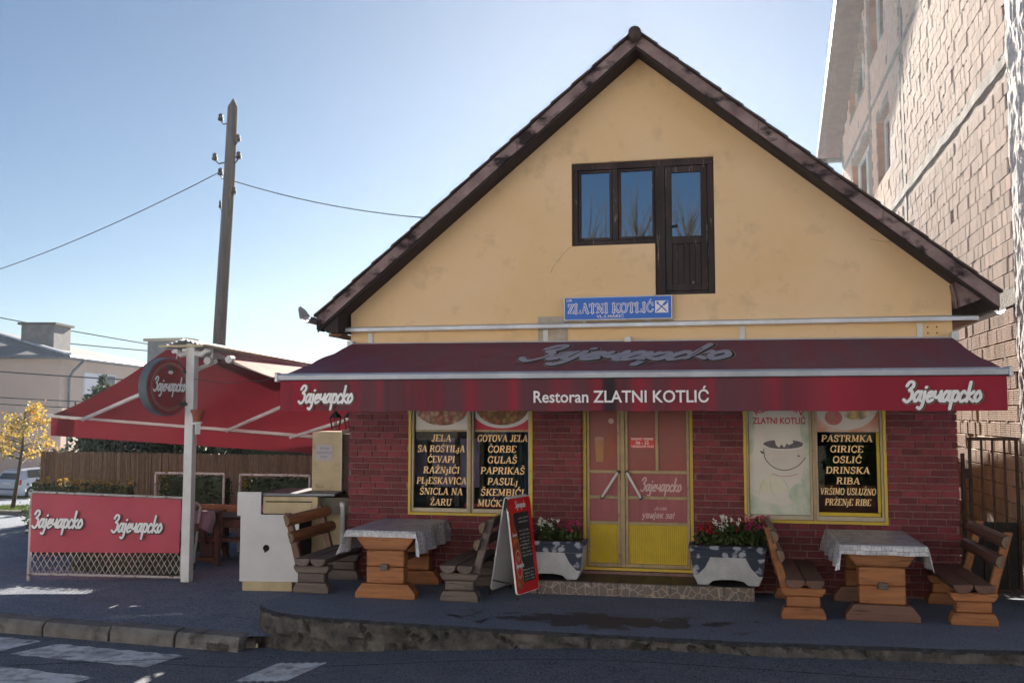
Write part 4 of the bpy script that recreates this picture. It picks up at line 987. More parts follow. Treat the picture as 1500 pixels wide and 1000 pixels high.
def cloth(x, y0, y1, label, ox, of, seed=0):
    A, B = .425, (y1 - y0) / 2; yc = (y0 + y1) / 2; zt = .782
    t = []
    mb = MB(); nu, nv = 60, 70
    U = [(-A - ox) + (2 * A + 2 * ox) * i / nu for i in range(nu + 1)]; V = [-B - of + (2 * B + of + .06) * j / nv for j in range(nv + 1)]
    uv = []
    for u in U:
        for v in V:
            du, dv = max(0, abs(u) - A), max(0, abs(v) - B); su, sv = (1 if u > 0 else -1), (1 if v > 0 else -1)
            d = math.hypot(du, dv) if v < 0 else du + dv
            X = max(-A, min(A, u)); Y = max(-B, min(B, v))
            bell = .12 * d + (.022 * math.sin(v * 16 + seed + su) * min(1, du / .1) if du > 0 else 0)
            dd = min(1, d / .03)
            X += su * (bell + .004 * dd) if du > 0 else 0; Y += sv * (.05 * d + .004 + .02 * math.sin(u * 17 + seed) * min(1, dv / .1)) if dv > 0 else 0
            if du > 0 and dv > 0: X += su * .10 * min(1, dv / of) * du; Y += sv * (.25 * du)
            z = zt - d * .985 + .0025 * mn.noise(Vector((u * 6, v * 6, seed)))
            mb.v.append((x + X, yc + Y, z)); uv.append((u + 1, v + 2))
    n = nv + 1
    for i in range(nu):
        for j in range(nv): a = i * n + j; mb.f.append([a, a + n, a + n + 1, a + 1])
    o = mb.build('tablecloth', M['cloth'], loc=(x, yc, .78), smooth=True)
    ul = o.data.uv_layers.new(name='UVMap')
    for l in o.data.loops: ul.data[l.index].uv = uv[l.vertex_index]
    tag(o, label, 'tablecloth', 'patterned tablecloths')
log_table(-3.77, -1.34, -.06, ['wood_orange', 'wood_orange', 'wood_orange', 'wood_grey'], 'orange brown log table on heavy feet between two benches on the left of the terrace')
cloth(-3.80, -1.35, -.05, 'grey and white patterned cloth draped over the left log table', .27, .075, 1)
log_table(1.65, -1.44, -.10, ['wood_brown', 'wood_orange', 'wood_orange', 'wood_grey'], 'log table with dark brown feet under the right shop window')
cloth(1.66, -1.45, -.09, 'grey and white patterned cloth with hanging corners on the right log table', .25, .10, 4)

def bench(x, y0, y1, s, mats, label, lean=1.0, rz=0):
    """s=+1: the seat faces +x, the backrest is on the -x side"""
    t = thing('log_bench', label, 'bench', (x, (y0 + y1) / 2, 0), 'log benches on the terrace', rz)
    X = lambda d: x + s * d
    def px(pts, y, vec): 
        mb = MB(); mb.prism([(X(p[0]), y, p[1]) for p in pts], vec); return mb
    foot, mid, seat, post, slat = mats
    for a in (y0 + .04, y1 - .20):
        px([(-.225, 0), (.225, 0), (.225, .05), (.19, .125), (-.19, .125), (-.225, .05)], a, (0, .16, 0)).build('foot', M[foot + '_across'], t, bevel=.015, seg=3)
        px([(-.17, .127), (.17, .127), (.17, .235), (-.17, .235)], a + .01, (0, .14, 0)).build('leg_log', M[mid + '_across'], t, bevel=.018, seg=3)
        px([(-.19, .237), (.19, .237), (.225, .29), (.225, .325), (-.225, .325), (-.225, .29)], a, (0, .16, 0)).build('cross_log', M[mid + '_across'], t, bevel=.015, seg=3)
        px([(-.22, .30), (-.13, .30), (-.32 * lean, .93), (-.40 * lean, .93)], a + .045, (0, .07, 0)).build('back_post', M[post], t, bevel=.01)
    for c in (-.085, .115):
        prof = [(c - .095, .415), (c + .095, .415), (c + .09, .375), (c + .06, .34), (c + .02, .327), (c - .02, .327), (c - .06, .34), (c - .09, .375)]
        px(prof, y0 - .03, (0, y1 - y0 + .06, 0)).build('seat_plank', M[seat], t, bevel=.008)
    for zc in (.66, .855):
        off = -.175 * 1 - (zc - .32) * (.19 + .0) / .61 * lean
        d = Vector((-.19 * lean, .61)).normalized(); nn = Vector((d.y, -d.x))
        c = Vector((off + .055, zc)) 
        prof = [c - d * .07 - nn * .03, c + d * .07 - nn * .03, c + d * .06 + nn * .005, c + d * .03 + nn * .035, c - d * .03 + nn * .035, c - d * .06 + nn * .005]
        sl = px([(p.x, p.y) for p in prof], y0 - .05, (0, y1 - y0 + .10, 0)).build('back_slat', M[slat], t, bevel=.008)
        px([(p.x, p.y) for p in [c + (q - c) * .93 for q in prof]], y0 - .053, (0, .004, 0)).build('end_grain', M['wood_end'], sl)
    return t
bench(-4.74, -1.20, .0, 1, ['wood_grey', 'wood_grey', 'wood_grey', 'wood_brown', 'wood_orange'], 'bench with bright orange back slats and grey seat at the left corner of the terrace', .95)
bench(-2.88, -1.34, -.08, -1, ['wood_grey', 'wood_grey', 'wood_grey', 'wood_grey', 'wood_grey'], 'weathered grey bench behind the folding menu board', 1.0)
bench(.86, -1.50, -.12, 1, ['wood_orange', 'wood_orange', 'wood_brown', 'wood_orange', 'wood_brown'], 'orange bench seen along its back beside the flower planter right of the door', .95)
bench(2.52, -1.44, -.12, -1, ['wood_orange', 'wood_orange', 'wood_brown', 'wood_orange', 'wood_brown'], 'bench with dark brown back slats in front of the black gate', 1.0)

# ============================================================ MENU BOARD
mbd = thing('menu_board', 'red framed folding chalk menu board with a bottle picture standing on the terrace', 'menu board', (-2.35, -.8, 0))
P0, P1 = Vector((-2.245, -1.10, .06)), Vector((-2.08, -.57, .06)); lean = Vector((-.135, .045, 1.10))
U = (P1 - P0).normalized(); Wd = (P1 - P0).length; V = lean.normalized(); Ht = 1.10
def rounded(w0, w1, h0, h1, r, n=5):
    out = []
    for cx, cy, a0 in ((w1 - r, h0 + r, -90), (w1 - r, h1 - r, 0), (w0 + r, h1 - r, 90), (w0 + r, h0 + r, 180)):
        for k in range(n + 1): a = R(a0 + 90 * k / n); out.append((cx + r * math.cos(a), cy + r * math.sin(a)))
    return out
T = frame(P0, U, V)
mb = MB(); mb.prism([T(x, y, 0) for x, y in rounded(0, Wd, 0, Ht, .05)], U.cross(V) * -.02); pn = mb.build('front_panel', M['letter_white'], mbd)
mb = MB(); mb.prism([T(x, y, .0005) for x, y in rounded(.006, Wd - .006, .006, Ht - .006, .05)], U.cross(V) * .003); mb.build('red_sheet', M['red_board'], pn)
mb = MB(); mb.poly([T(x, y, .005) for x, y in [(.13, .12), (.47, .12), (.47, .92), (.10, .92), (.10, .80), (.14, .7), (.17, .55)]]); mb.build('chalk_area', M['black'], pn)
mb = MB(); mb.poly([T(x, y, .0065) for x, y in [(.035, .06), (.17, .06), (.185, .20), (.185, .50), (.16, .62), (.10, .72), (.085, .86), (.085, .92), (.035, .92), (.02, .80), (.02, .4)]]); mb.build('bottle_picture', pm('bottle_pic', (.40, .07, .02), (.20, .03, .02), 7, .3, c3=(.62, .25, .05), s3=5, lo3=.55, hi3=.7), pn)
mb = MB(); ell(mb, T, .105, .34, .075, .165, .008); mb.build('bottle_label', M['cream'], pn)
mb = MB(); ell(mb, T, .105, .34, .062, .145, .0095); mb.build('label_centre', M['red_board'], pn)
mb = MB(); ell(mb, T, .105, .40, .03, .035, .011); mb.build('label_crest', M['letter_gold'], pn)
script_logo('Зајечарско', frame(T(.165, .975), U, V), .26, .10, ['letter_white', 'letter_dark'], pn, 'logo', .004, outline=1)
script_logo('Зајечарско', frame(T(.025, .30), U, V), .19, .08, ['letter_white', 'letter_dark'], pn, 'label_logo', .012, outline=1)
script_logo('Зајечарско', frame(T(.025, .66), U, V), .11, .05, ['letter_white'], pn, 'neck_logo', .008, outline=0)
mb = MB()
for i, y in enumerate([.845, .80, .70, .655, .615, .575, .535, .495, .45, .41, .25, .21, .175, .14]):
    x = .20 + .02 * math.sin(i * 3)
    while x < .44:
        l = random.uniform(.008, .02)
        ribbon(mb, smooth_pts([(x, y), (x + l * .3, y + random.uniform(.008, .022)), (x + l * .7, y + random.uniform(-.004, .012)), (x + l, y + .004)], n=2), .0045, T, .0065, .0068, round_cap=False)
        x += l + (random.uniform(.02, .03) if random.random() < .16 else .004)
mb.build('chalk_writing', M['chalk'], pn, fix=False)
Q0, Q1 = P0 + Vector((-.37, .26, 0)), P1 + Vector((-.37, .16, 0)); Q1 = Q0 + (P1 - P0)
lean2 = (P0 + lean) - Q0 - Vector((.02, 0, 0)); V2 = lean2.normalized(); T2 = frame(Q0, U, V2)
mb = MB(); mb.prism([T2(x, y, 0) for x, y in rounded(0, Wd, .0, lean2.length, .05)], U.cross(V2) * -.015); mb.build('back_panel', M['white_panel'], mbd)
mb = MB()
for Tq, L in ((T, Ht), (T2, lean2.length)):
    for x in (.03, Wd - .03): mb2 = MB(); mb2.beam(Tq(x, -.09, -.02), Tq(x, L * .98, -.02), .02, .02); mb2.build('leg', M['black'], mbd)
mb.beam(T(.02, .12, -.03), T2(.02, .12, -.03), .012, .012); mb.beam(T(Wd - .02, .12, -.03), T2(Wd - .02, .12, -.03), .012, .012); 
mb.build('spreader', M['black'], mbd, kind='stuff')
mb = MB(); a = T(.0, Ht - .12, -.005); mb.prism([T(-.002, Ht - .005, .004), T(-.002, Ht - .15, .004), T2(-.002, lean2.length - .15, .004), T2(-.002, lean2.length - .005, .004)], U * .01); mb.build('hinge_plate', M['black'], mbd)
mb = MB(); mb.beam(T(.03, Ht, -.02), T(Wd - .03, Ht, -.02), .06, .012); mb.build('top_cap', M['white_panel'], mbd)

# ============================================================ PLANTERS AND FLOWERS
def planter(x0, x1, y0, y1, z0, label):
    t = thing('planter', label, 'planter', ((x0 + x1) / 2, (y0 + y1) / 2, z0), 'concrete planters beside the door')
    W_ = x1 - x0; X = lambda u: x0 + u * W_; h = .43
    front = [(.10, 0), (.24, 0), (.30, .045), (.42, .06), (.58, .06), (.70, .045), (.76, 0), (.90, 0), (.955, .10), (1.0, h), (0, h), (.045, .10)]
    mb = MB(); mb.prism([(X(u), y0, z0 + z) for u, z in front], (0, y1 - y0, 0)); mb.build('body', M['pl_white'], t, bevel=.01)
    mb = MB(); ring_pts = None
    mb.box(x0 - .015, x1 + .015, y0 - .012, y1 + .012, z0 + h - .03, z0 + h + .012); mb.build('rim', M['navy'], t, bevel=.012)
    for pts in ([(.002, h - .03), (.998, h - .03), (.985, h - .115), (.015, h - .115)],
                [(.016, h - .117), (.27, h - .117), (.20, .20), (.10, .11), (.048, .11)], [(.984, h - .117), (.73, h - .117), (.80, .20), (.90, .11), (.952, .11)]):
        m2 = MB(); m2.prism([(X(u), y0 - .006, z0 + z) for u, z in pts], (0, .008, 0)); m2.build('painted_pattern', M['navy'], t, bevel=.002)
    mb = MB(); mb.box(x0 + .04, x1 - .04, y0 + .03, y1 - .03, z0 + h + .0125, z0 + h + .018); mb.build('soil', M['soil'], t)
def flowers(x, y, z, r, h, petal, label, n=26, nl=420):
    t = thing('begonia', label, 'flower', (x, y, z), 'bedding flowers in the planters')
    mb = MB()
    for k in range(9):
        a = random.uniform(0, 6.28); q = (x + math.cos(a) * r * .7, y + math.sin(a) * r * .6, z + h * random.uniform(.6, .95)); mb.tube([(x + math.cos(a) * .02, y, z), q], [.006, .003], 4, cap=False)
    mb.build('stems', M['leaf'], t, kind='stuff')
    mb = MB()
    def f():
        a = random.uniform(0, 6.28); q = math.sqrt(random.random()); zz = random.random() ** .8
        return (x + math.cos(a) * q * r * (1.1 - .3 * zz), y + math.sin(a) * q * r * .8, z + zz * h * (1 - .35 * q))
    leaves(mb, nl, f, (.025, .055), .75); mb.build('foliage', M['leaf'], t, fix=False, kind='stuff')
    mb = MB()
    for k in range(n):
        p = Vector(f()); p.z = z + h * random.uniform(.55, 1.05)
        p.y -= random.uniform(0, .04)
        leaves(mb, 9, lambda: (p.x + random.gauss(0, .009), p.y + random.gauss(0, .009), p.z + random.gauss(0, .009)), (.018, .032), 1.0)
    mb.build('blossoms', M[petal], t, fix=False, kind='stuff')
planter(-.32, .54, -.52, -.17, .162, 'white concrete planter with navy blotched rim to the right of the door')
planter(-2.42, -1.56, -.52, -.17, .162, 'white concrete planter with navy blotched rim partly hidden by the menu board')
zf = .61
flowers(-.12, -.36, zf, .15, .22, 'petal_red', 'small red flowers at the left end of the right planter'); flowers(.10, -.36, zf, .15, .30, 'petal_white', 'white flowers in the middle of the right planter')
flowers(.27, -.33, zf, .14, .27, 'petal_red', 'dark red flowers right of the white ones in the right planter', 12); flowers(.42, -.36, zf, .14, .32, 'petal_pink', 'tall pink flowers at the bench end of the right planter')
flowers(-2.02, -.36, zf, .15, .24, 'petal_white', 'white flowers beside the menu board in the left planter'); flowers(-1.76, -.36, zf, .13, .20, 'petal_pink', 'pink flowers at the door end of the left planter', 14)

# ============================================================ LEFT SIDE: POST, SIDE AWNING, ROUND SIGN
post = thing('awning_post', 'tall white steel post with scrolled brackets at its top', 'post', (-7.40, .60, -.27))
mb = MB()
b0, t0_ = Vector((-7.40, .60, -.27)), Vector((-7.26, .37, 3.12))
d = (t0_ - b0).normalized(); mb.beam(b0, t0_, .13, .12, up=(0, 1, .0)); mb.build('shaft', M['alu_white'], post, bevel=.008)
mb = MB(); mb.box(-7.5, -7.3, .5, .7, -.275, -.25); mb.build('base_plate', M['rust_white'], post)
for s in (-1, 1):
    m2 = MB(); m2.tube([t0_ + Vector((s * .06, -.03, -.14)), t0_ + Vector((s * .16, -.03, -.16)), t0_ + Vector((s * .24, -.03, -.10)), t0_ + Vector((s * .30, -.03, -.12))], [.04, .045, .04, .025], 8); m2.build('scroll_bracket', M['alu_white'], post, smooth=True)
sw = thing('side_awning', 'large red terrace awning stretched to the left of the restaurant', 'awning', (-8, 1.5, 2.6))
A = Vector((-7.70, .42, 3.05)); B = Vector((-5.9, 3.6, 2.62)); A2 = Vector((-10.88, 2.14, 2.10)); B2 = Vector((-6.05, 3.55, 1.68))
def sc_(u, v):
    p = A.lerp(B, u).lerp(A2.lerp(B2, u), v); return (p.x, p.y, p.z - .10 * math.sin(math.pi * v) * (1 - u * .6) + .012 * math.sin(u * 22 + v * 3) * math.sin(math.pi * v))
mb = MB(); mb.grid(sc_, 40, 20); mb.build('left_canopy', M['canvas_red'], sw, smooth=True)
mb = MB(); mb.grid(lambda u, v: tuple(A2.lerp(B2, u) + Vector((.0, .012 * math.sin(u * 40) * v, -.04 - (.30 - .06 * u) * v))), 60, 3); mb.build('valance', M['canvas_red'], sw, smooth=True)
mb = MB(); mb.beam(A2 + Vector((-.05, -.02, 0)), B2, .06, .055); mb.build('front_bar', M['alu_white'], sw, bevel=.006)
C1, C2, C3, C4 = Vector((-6.98, .55, 3.0)), Vector((-6.35, 3.3, 2.86)), Vector((-5.6, 2.6, 2.50)), Vector((-6.05, .75, 2.60))
mb = MB(); mb.grid(lambda u, v: tuple(C1.lerp(C2, u).lerp(C4.lerp(C3, u), v) + Vector((0, 0, -.03 * math.sin(3.14 * v)))), 8, 8); mb.build('right_canopy', M['canvas_pale_lit'], sw, smooth=True)
# corrugated cover over the ridge
R0, R1 = Vector((-7.35, .22, 3.17)), Vector((-6.75, 3.45, 2.99))
dr = (R1 - R0); sx_ = Vector((1, -.15, 0)).normalized()
for k, (a, c) in enumerate(((-.36, .0), (-.02, .36))):
    mb = MB(); mb.grid(lambda u, v: tuple(R0 + dr * u + sx_ * (a + (c - a) * v) + Vector((0, 0, -.10 * abs(a + (c - a) * v) / .36 + .014 * math.sin(v * 30) + .01 * k))), 2, 24)
    o = mb.build('cover_sheet', M['gutter'] if k else M['flash'], sw); sd_ = o.modifiers.new('solid', 'SOLIDIFY'); sd_.thickness = .006
mb = MB(); mb.beam(R0 + sx_ * -.38 + Vector((0, .0, -.09)), R0 + sx_ * .38 + Vector((0, 0, -.10)), .05, .03); mb.beam(R0 + sx_ * .38 + Vector((0, 0, -.09)), R1 + sx_ * .38 + Vector((0, 0, -.10)), .04, .03); mb.build('cover_edge', M['cream'], sw, kind='stuff')
mb = MB(); mb.beam(R0 + Vector((0, .1, -.16)), R1 + Vector((0, 0, -.12)), .10, .08); mb.build('ridge_beam', M['alu_white'], sw)
arms = [((-7.05, .55, 2.86), (-9.0, 1.5, 2.33), None), ((-6.95, .75, 2.86), (-6.33, 1.75, 2.33), (-7.55, 2.35, 1.85)), (None, (-6.15, 2.9, 1.98), (-7.25, 3.05, 1.72))]
m2 = MB(); m2.tube([(-7.02, .6, 2.88), (-8.05, 1.0, 2.58), (-8.9, 1.35, 2.35), (-10.25, 2.1, 2.03)], .035, 8); m2.build('folding_arm', M['alu_white'], sw, smooth=True)
m2 = MB(); m2.tube([(-6.86, .85, 2.88), (-5.98, 1.75, 2.46)], .035, 8); m2.build('folding_arm', M['alu_white'], sw, smooth=True)
m2 = MB(); m2.tube([(-5.98, 1.75, 2.46), (-8.0, 2.75, 1.84)], .032, 8); m2.build('folding_arm', M['alu_white'], sw, smooth=True)
m2 = MB(); m2.tube([(-5.55, 2.4, 2.12), (-5.9, 2.6, 2.0), (-6.95, 2.95, 1.73)], .03, 8); m2.build('folding_arm', M['alu_white'], sw, smooth=True)
for p in ((-7.08, .5, 2.88), (-6.80, .6, 2.90)):
    m2 = MB(); m2.tube([(p[0], p[1] - .05, p[2]), (p[0], p[1] + .05, p[2])], .055, 14); m2.tube([(p[0], p[1] - .06, p[2]), (p[0], p[1] + .06, p[2])], .03, 10); m2.build('arm_joint', M['alu_white'], sw)
m2 = MB(); m2.tube([(-7.0, .45, 3.05), (-7.0, .45, 2.92)], .02, 6); m2.build('joint_hanger', M['alu_white'], sw)

rs = thing('round_sign', 'round dark red brewery sign in a deep grey drum on the white post', 'sign', (-7.55, .2, 2.5))
Cn = Vector((-7.43, .08, 2.50)); ang = R(-12); n_ = Vector((.96, -.28, -.02)).normalized()
u_ = Vector((-n_.y, n_.x, 0)).normalized(); v_ = n_.cross(u_) * 1
if v_.z < 0: v_ = -v_
u_ = v_.cross(n_)
def disc(mb, r, h0, h1, n=48):
    mb.prism([Cn + u_ * (r * math.cos(2 * math.pi * k / n)) + v_ * (r * math.sin(2 * math.pi * k / n)) + n_ * h0 for k in range(n)], n_ * (h1 - h0))
mb = MB(); disc(mb, .405, -.16, 0); mb.build('drum', pm('drum', (.09, .12, .15), (.07, .09, .11), 6, .45), rs, bevel=.012)
mb = MB(); disc(mb, .385, .0, .006); fp = mb.build('face_panel', pm('sign_face', (.26, .012, .03), (.18, .01, .022), 4, .25, coat=.4), rs)
Ts = frame(Cn + n_ * .006, u_, v_)
mb = MB(); ribbon(mb, [Vector((.325 * math.cos(k * math.pi / 24), .325 * math.sin(k * math.pi / 24))) for k in range(49)], .008, Ts, .001, .002, False); ribbon(mb, [Vector((.30 * math.cos(k * math.pi / 24), .30 * math.sin(k * math.pi / 24))) for k in range(49)], .004, Ts, .001, .002, False); mb.build('gold_ring', M['letter_gold'], fp, fix=False)
script_logo('Зајечарско', frame(Ts(-.285, -.06), u_, v_), .58, .25, ['letter_white', 'letter_dark'], fp, 'logo', .002, outline=1)
mb = MB(); ell(mb, Ts, 0, .25, .045, .05, .002); mb.build('crest', M['leaf_blue'], fp); mb = MB(); ell(mb, Ts, 0, .20, .045, .025, .004); mb.build('crest_ribbon', M['letter_white'], fp)
mb = MB()
for zz in (2.72, 2.26): mb.beam((-7.46, .14, zz), (-7.32, .42, zz), .05, .05)
mb.build('clamp', M['black'], rs, kind='stuff')
mb = MB(); mb.tube([Cn + v_ * .40 + u_ * .1, (-7.44, .3, 3.02)], .010, 6); mb.build('hook', M['alu_white'], rs)

hp = thing('hanging_pot', 'small terracotta pot in a white bracket on the post', 'flower pot', (-7.33, .45, 2.0))
mb = MB(); mb.lathe((-7.15, .36, 2.02), [(.055, 0), (.085, .12), (.10, .12), (.10, .165), (.085, .165), (.08, .13)], 16); mb.build('pot', M['terracotta'], hp, smooth=False)
mb = MB(); mb.beam((-7.30, .42, 1.98), (-7.10, .37, 2.0), .04, .03); mb.beam((-7.16, .38, 1.84), (-7.15, .37, 1.99), .06, .06); mb.build('bracket', M['alu_white'], hp, kind='stuff')

wire = MB(); wire.tube([(-7.3, .4, 2.62), (-6.6, .1, 2.55), (-5.6, -.8, 2.54), (-4.8, -1.9, 2.56)], .006, 5, cap=False); tag(wire.build('wire', M['cable'], loc=(-6, 0, 2.5)), 'thin wire strung from the white post to the main awning', 'wire')

# ============================================================ BANNER FENCE
bf = thing('banner_fence', 'rusty white frame fence with a red lettered banner above steel mesh', 'fence', (-8.55, .4, -.25))
a0, a1 = Vector((-9.64, .18, -.21)), Vector((-7.52, .66, -.24)); U = (a1 - a0); U.z = 0; L = U.length; U.normalize(); Vz = Vector((.02, -.02, 1)).normalized(); T = frame(a0, U, Vz)
H0, H1 = 1.22, 1.13
mb = MB()
for x, h in ((0, H0), (L, H1)): m2 = MB(); m2.tube([T(x, -.06 if x == 0 else 0), T(x, h)], .025, 8); m2.build('upright', M['rust_white'], bf)
for y0, y1 in ((H0, H1), (.06, .0)): m2 = MB(); m2.tube([T(0, y0), T(L, y1)], .018, 8); m2.build('rail', M['rust_white'], bf)
mb = MB(); n = 26
for k in range(-6, n + 6):
    for sg_ in (1, -1):
        xa = L * k / n; xb = xa + sg_ * L * 2.4 / n; ta, tb = 0.0, 1.0
        for lim, low in ((0, True), (L, False)):
            fa, fb2 = (xa - lim, xb - lim) if low else (lim - xa, lim - xb)
            if fa < 0 and fb2 < 0: ta, tb = 1, 0; break
            if fa < 0: ta = max(ta, fa / (fa - fb2))
            if fb2 < 0: tb = min(tb, fa / (fa - fb2))
        if tb - ta < .05: continue
        mb.tube([T(xa + (xb - xa) * ta, .05 + .35 * ta, .002 * sg_), T(xa + (xb - xa) * tb, .05 + .35 * tb, .002 * sg_)], .0055, 4, cap=False)
mb.build('steel_mesh', M['rust_white'], bf, kind='stuff')
mb = MB(); mb.grid(lambda u, v: tuple(T(.02 + (L - .05) * u, .37 + (H0 - .39 - (H0 - H1) * u) * v - .02 * u * (1 - v), .03 + .012 * math.sin(u * 14 + 2 * v) * (1 - v * .6) + .02 * mn.noise(Vector((u * 5, v * 3, 1))))), 50, 12); bn = mb.build('banner', M['banner'], bf, smooth=True)
for x, y in ((.05, .72), (1.18, .655)):
    script_logo('Зајечарско', frame(T(x, y, .055), U - Vector((0, 0, .012)), Vz), .74, .31, ['letter_white', 'letter_dark', 'letter_grey'], bn, 'logo', .004)
gp = thing('pipe_gate', 'narrow rusty white pipe gate standing ajar beside the post', 'gate', (-7.35, .65, -.25))
mb = MB(); mb.tube([(-7.36, .66, -.22), (-7.26, .68, .80), (-7.28, .62, .86), (-7.42, .58, .86)], .018, 8); mb.build('pipe_frame', M['rust_white'], gp, smooth=True)
mb = MB(); mb.tube([(-7.30, .67, .45), (-7.30, .67, .56)], .03, 8); mb.tube([(-7.34, .67, -.1), (-7.34, .67, .0)], .03, 8); mb.build('hinge', M['rust'], gp, kind='stuff')

# ============================================================ KIOSK COUNTER, CABINET, LANTERNS
kc = thing('grill_counter', 'white panelled outdoor grill counter with cream metal hood and a round hole in its front', 'counter', (-5.95, .5, -.25))
kx = Vector((1, .12, 0)).normalized(); ky = Vector((-.12, 1, 0)).normalized(); kO = Vector((-6.33, .07, -.25)); T = frame(kO, kx, (0, 0, 1))
TB = lambda x, y, z: kO + kx * x + ky * y + Vector((0, 0, z))
def kbox(mb, x0, x1, y0, y1, z0, z1): return mb.obox(TB((x0 + x1) / 2, (y0 + y1) / 2, (z0 + z1) / 2), kx * (x1 - x0) / 2, ky * (y1 - y0) / 2, (0, 0, (z1 - z0) / 2))
m2 = MB(); kbox(m2, .05, .74, .03, .9, 0, .13); m2.build('plinth', M['cream'], kc, bevel=.008)
m2 = MB(); m2.prism([T(x, y, 0) for x, y in ((.02, .13), (.83, .13), (.83, 1.02), (.30, 1.02), (.30, 1.32), (-.03, 1.32), (-.03, 1.0), (.02, 1.0))], ky * .03); fpn = m2.build('front_panel', M['white_panel'], kc, bevel=.004)
m2 = MB(); m2.prism([T(.385 + .045 * math.cos(k * math.pi / 8), .575 + .045 * math.sin(k * math.pi / 8), .001) for k in range(16)], ky * -.001); m2.build('round_hole', M['hole'], fpn)
m2 = MB(); m2.prism([T(.375 + .02 * math.cos(k * math.pi / 4), .53 + .015 * math.sin(k * math.pi / 4), .001) for k in range(8)], ky * -.002); m2.build('hole_rust', M['rust'], fpn)
m2 = MB(); kbox(m2, .04, .82, .04, .95, .14, .98); m2.build('body', M['black'], kc)
m2 = MB(); kbox(m2, .32, 1.08, .02, .95, 1.03, 1.26); hd = m2.build('metal_hood', M['cream'], kc, bevel=.01)
m2 = MB(); kbox(m2, .36, 1.00, .008, .019, 1.06, 1.17); m2.build('drawer_front', M['cream'], hd, bevel=.004)
m2 = MB(); kbox(m2, .36, 1.00, .014, .019, 1.185, 1.20); m2.build('dark_slot', M['hole'], hd)
m2 = MB(); kbox(m2, .30, 1.30, .05, 1.0, 1.27, 1.30); m2.build('top_sheet', M['gutter'], kc)
m2 = MB(); kbox(m2, 1.09, 1.50, .15, 1.0, 1.02, 1.24); m2.build('side_section', pm('ksteel', (.12, .11, .08), (.07, .07, .06), 9, .5), kc)
cb = thing('tall_cabinet', 'tall cream cabinet with a paper price notice between grill counter and brick corner', 'cabinet', (-5.35, .95, -.25))
m2 = MB(); m2.box(-5.60, -5.16, .78, 1.10, -.25, 1.875); m2.build('body', M['cream'], cb, bevel=.006)
m2 = MB(); m2.box(-5.155, -5.145, .76, 1.10, -.25, 1.89); m2.build('white_edge', M['alu_white'], cb)
m2 = MB(); m2.box(-5.143, -4.76, .80, 1.12, -.25, 1.84); m2.build('dark_side_door', M['rust'], cb)
Tn = frame((-5.54, .775, 1.47), (1, 0, 0), (0, 0, 1)); m2 = MB(); m2.prism([Tn(0, 0), Tn(.25, 0), Tn(.25, .22), Tn(0, .22)], (0, -.003, 0)); pn = m2.build('paper_notice', pm('paper', (.50, .46, .50), None, rough=.8), cb)
ftext('AKCIJA', Tn, .13, .155, .14, .032, 'letter_grey', pn, lift=.005); ftext('PLJESKAVICA', Tn, .125, .095, .22, .032, 'letter_grey', pn, lift=.005); ftext('5 KM', Tn, .12, .035, .10, .032, 'letter_grey', pn, lift=.005)
for x, y, lb in ((-5.22, .70, 'black wall lantern above the cream cabinet'), (-4.98, .62, 'black wall lantern closest to the brick corner')):
    ln = thing('wall_lantern', lb, 'lantern', (x, y, 2.0), 'black lanterns by the brick corner')
    m2 = MB(); m2.prism([(x + .055 * math.cos(k * math.pi / 3), y + .055 * math.sin(k * math.pi / 3), 1.90) for k in range(6)], (0, 0, .012)); m2.build('base', M['black'], ln)
    m2 = MB(); m2.lathe((x, y, 2.07), [(.095, 0), (.06, .05), (.02, .08), (.015, .12)], 6); m2.build('roof_cap', M['black'], ln)
    m2 = MB()
    for k in range(6): a = k * math.pi / 3; m2.beam((x + .055 * math.cos(a), y + .055 * math.sin(a), 1.91), (x + .085 * math.cos(a), y + .085 * math.sin(a), 2.07), .01, .01)
    m2.build('cage', M['black'], ln, kind='stuff')
    m2 = MB(); m2.tube([(x, y, 2.18), (x, y + .0, 2.26), ((x + X0) / 2, y, 2.33), (X0 - .01, y, 2.22)], .012, 6); m2.build('arm', M['black'], ln, smooth=True)
dp = MB(); dp.tube([(-4.86, .12, -.02), (-4.86, .12, .85), (-4.84, .05, .95)], .035, 10); tag(dp.build('drain_pipe', M['alu_white'], loc=(-4.86, .12, 0), smooth=True), 'short pale drain pipe standing behind the orange backed bench', 'pipe')

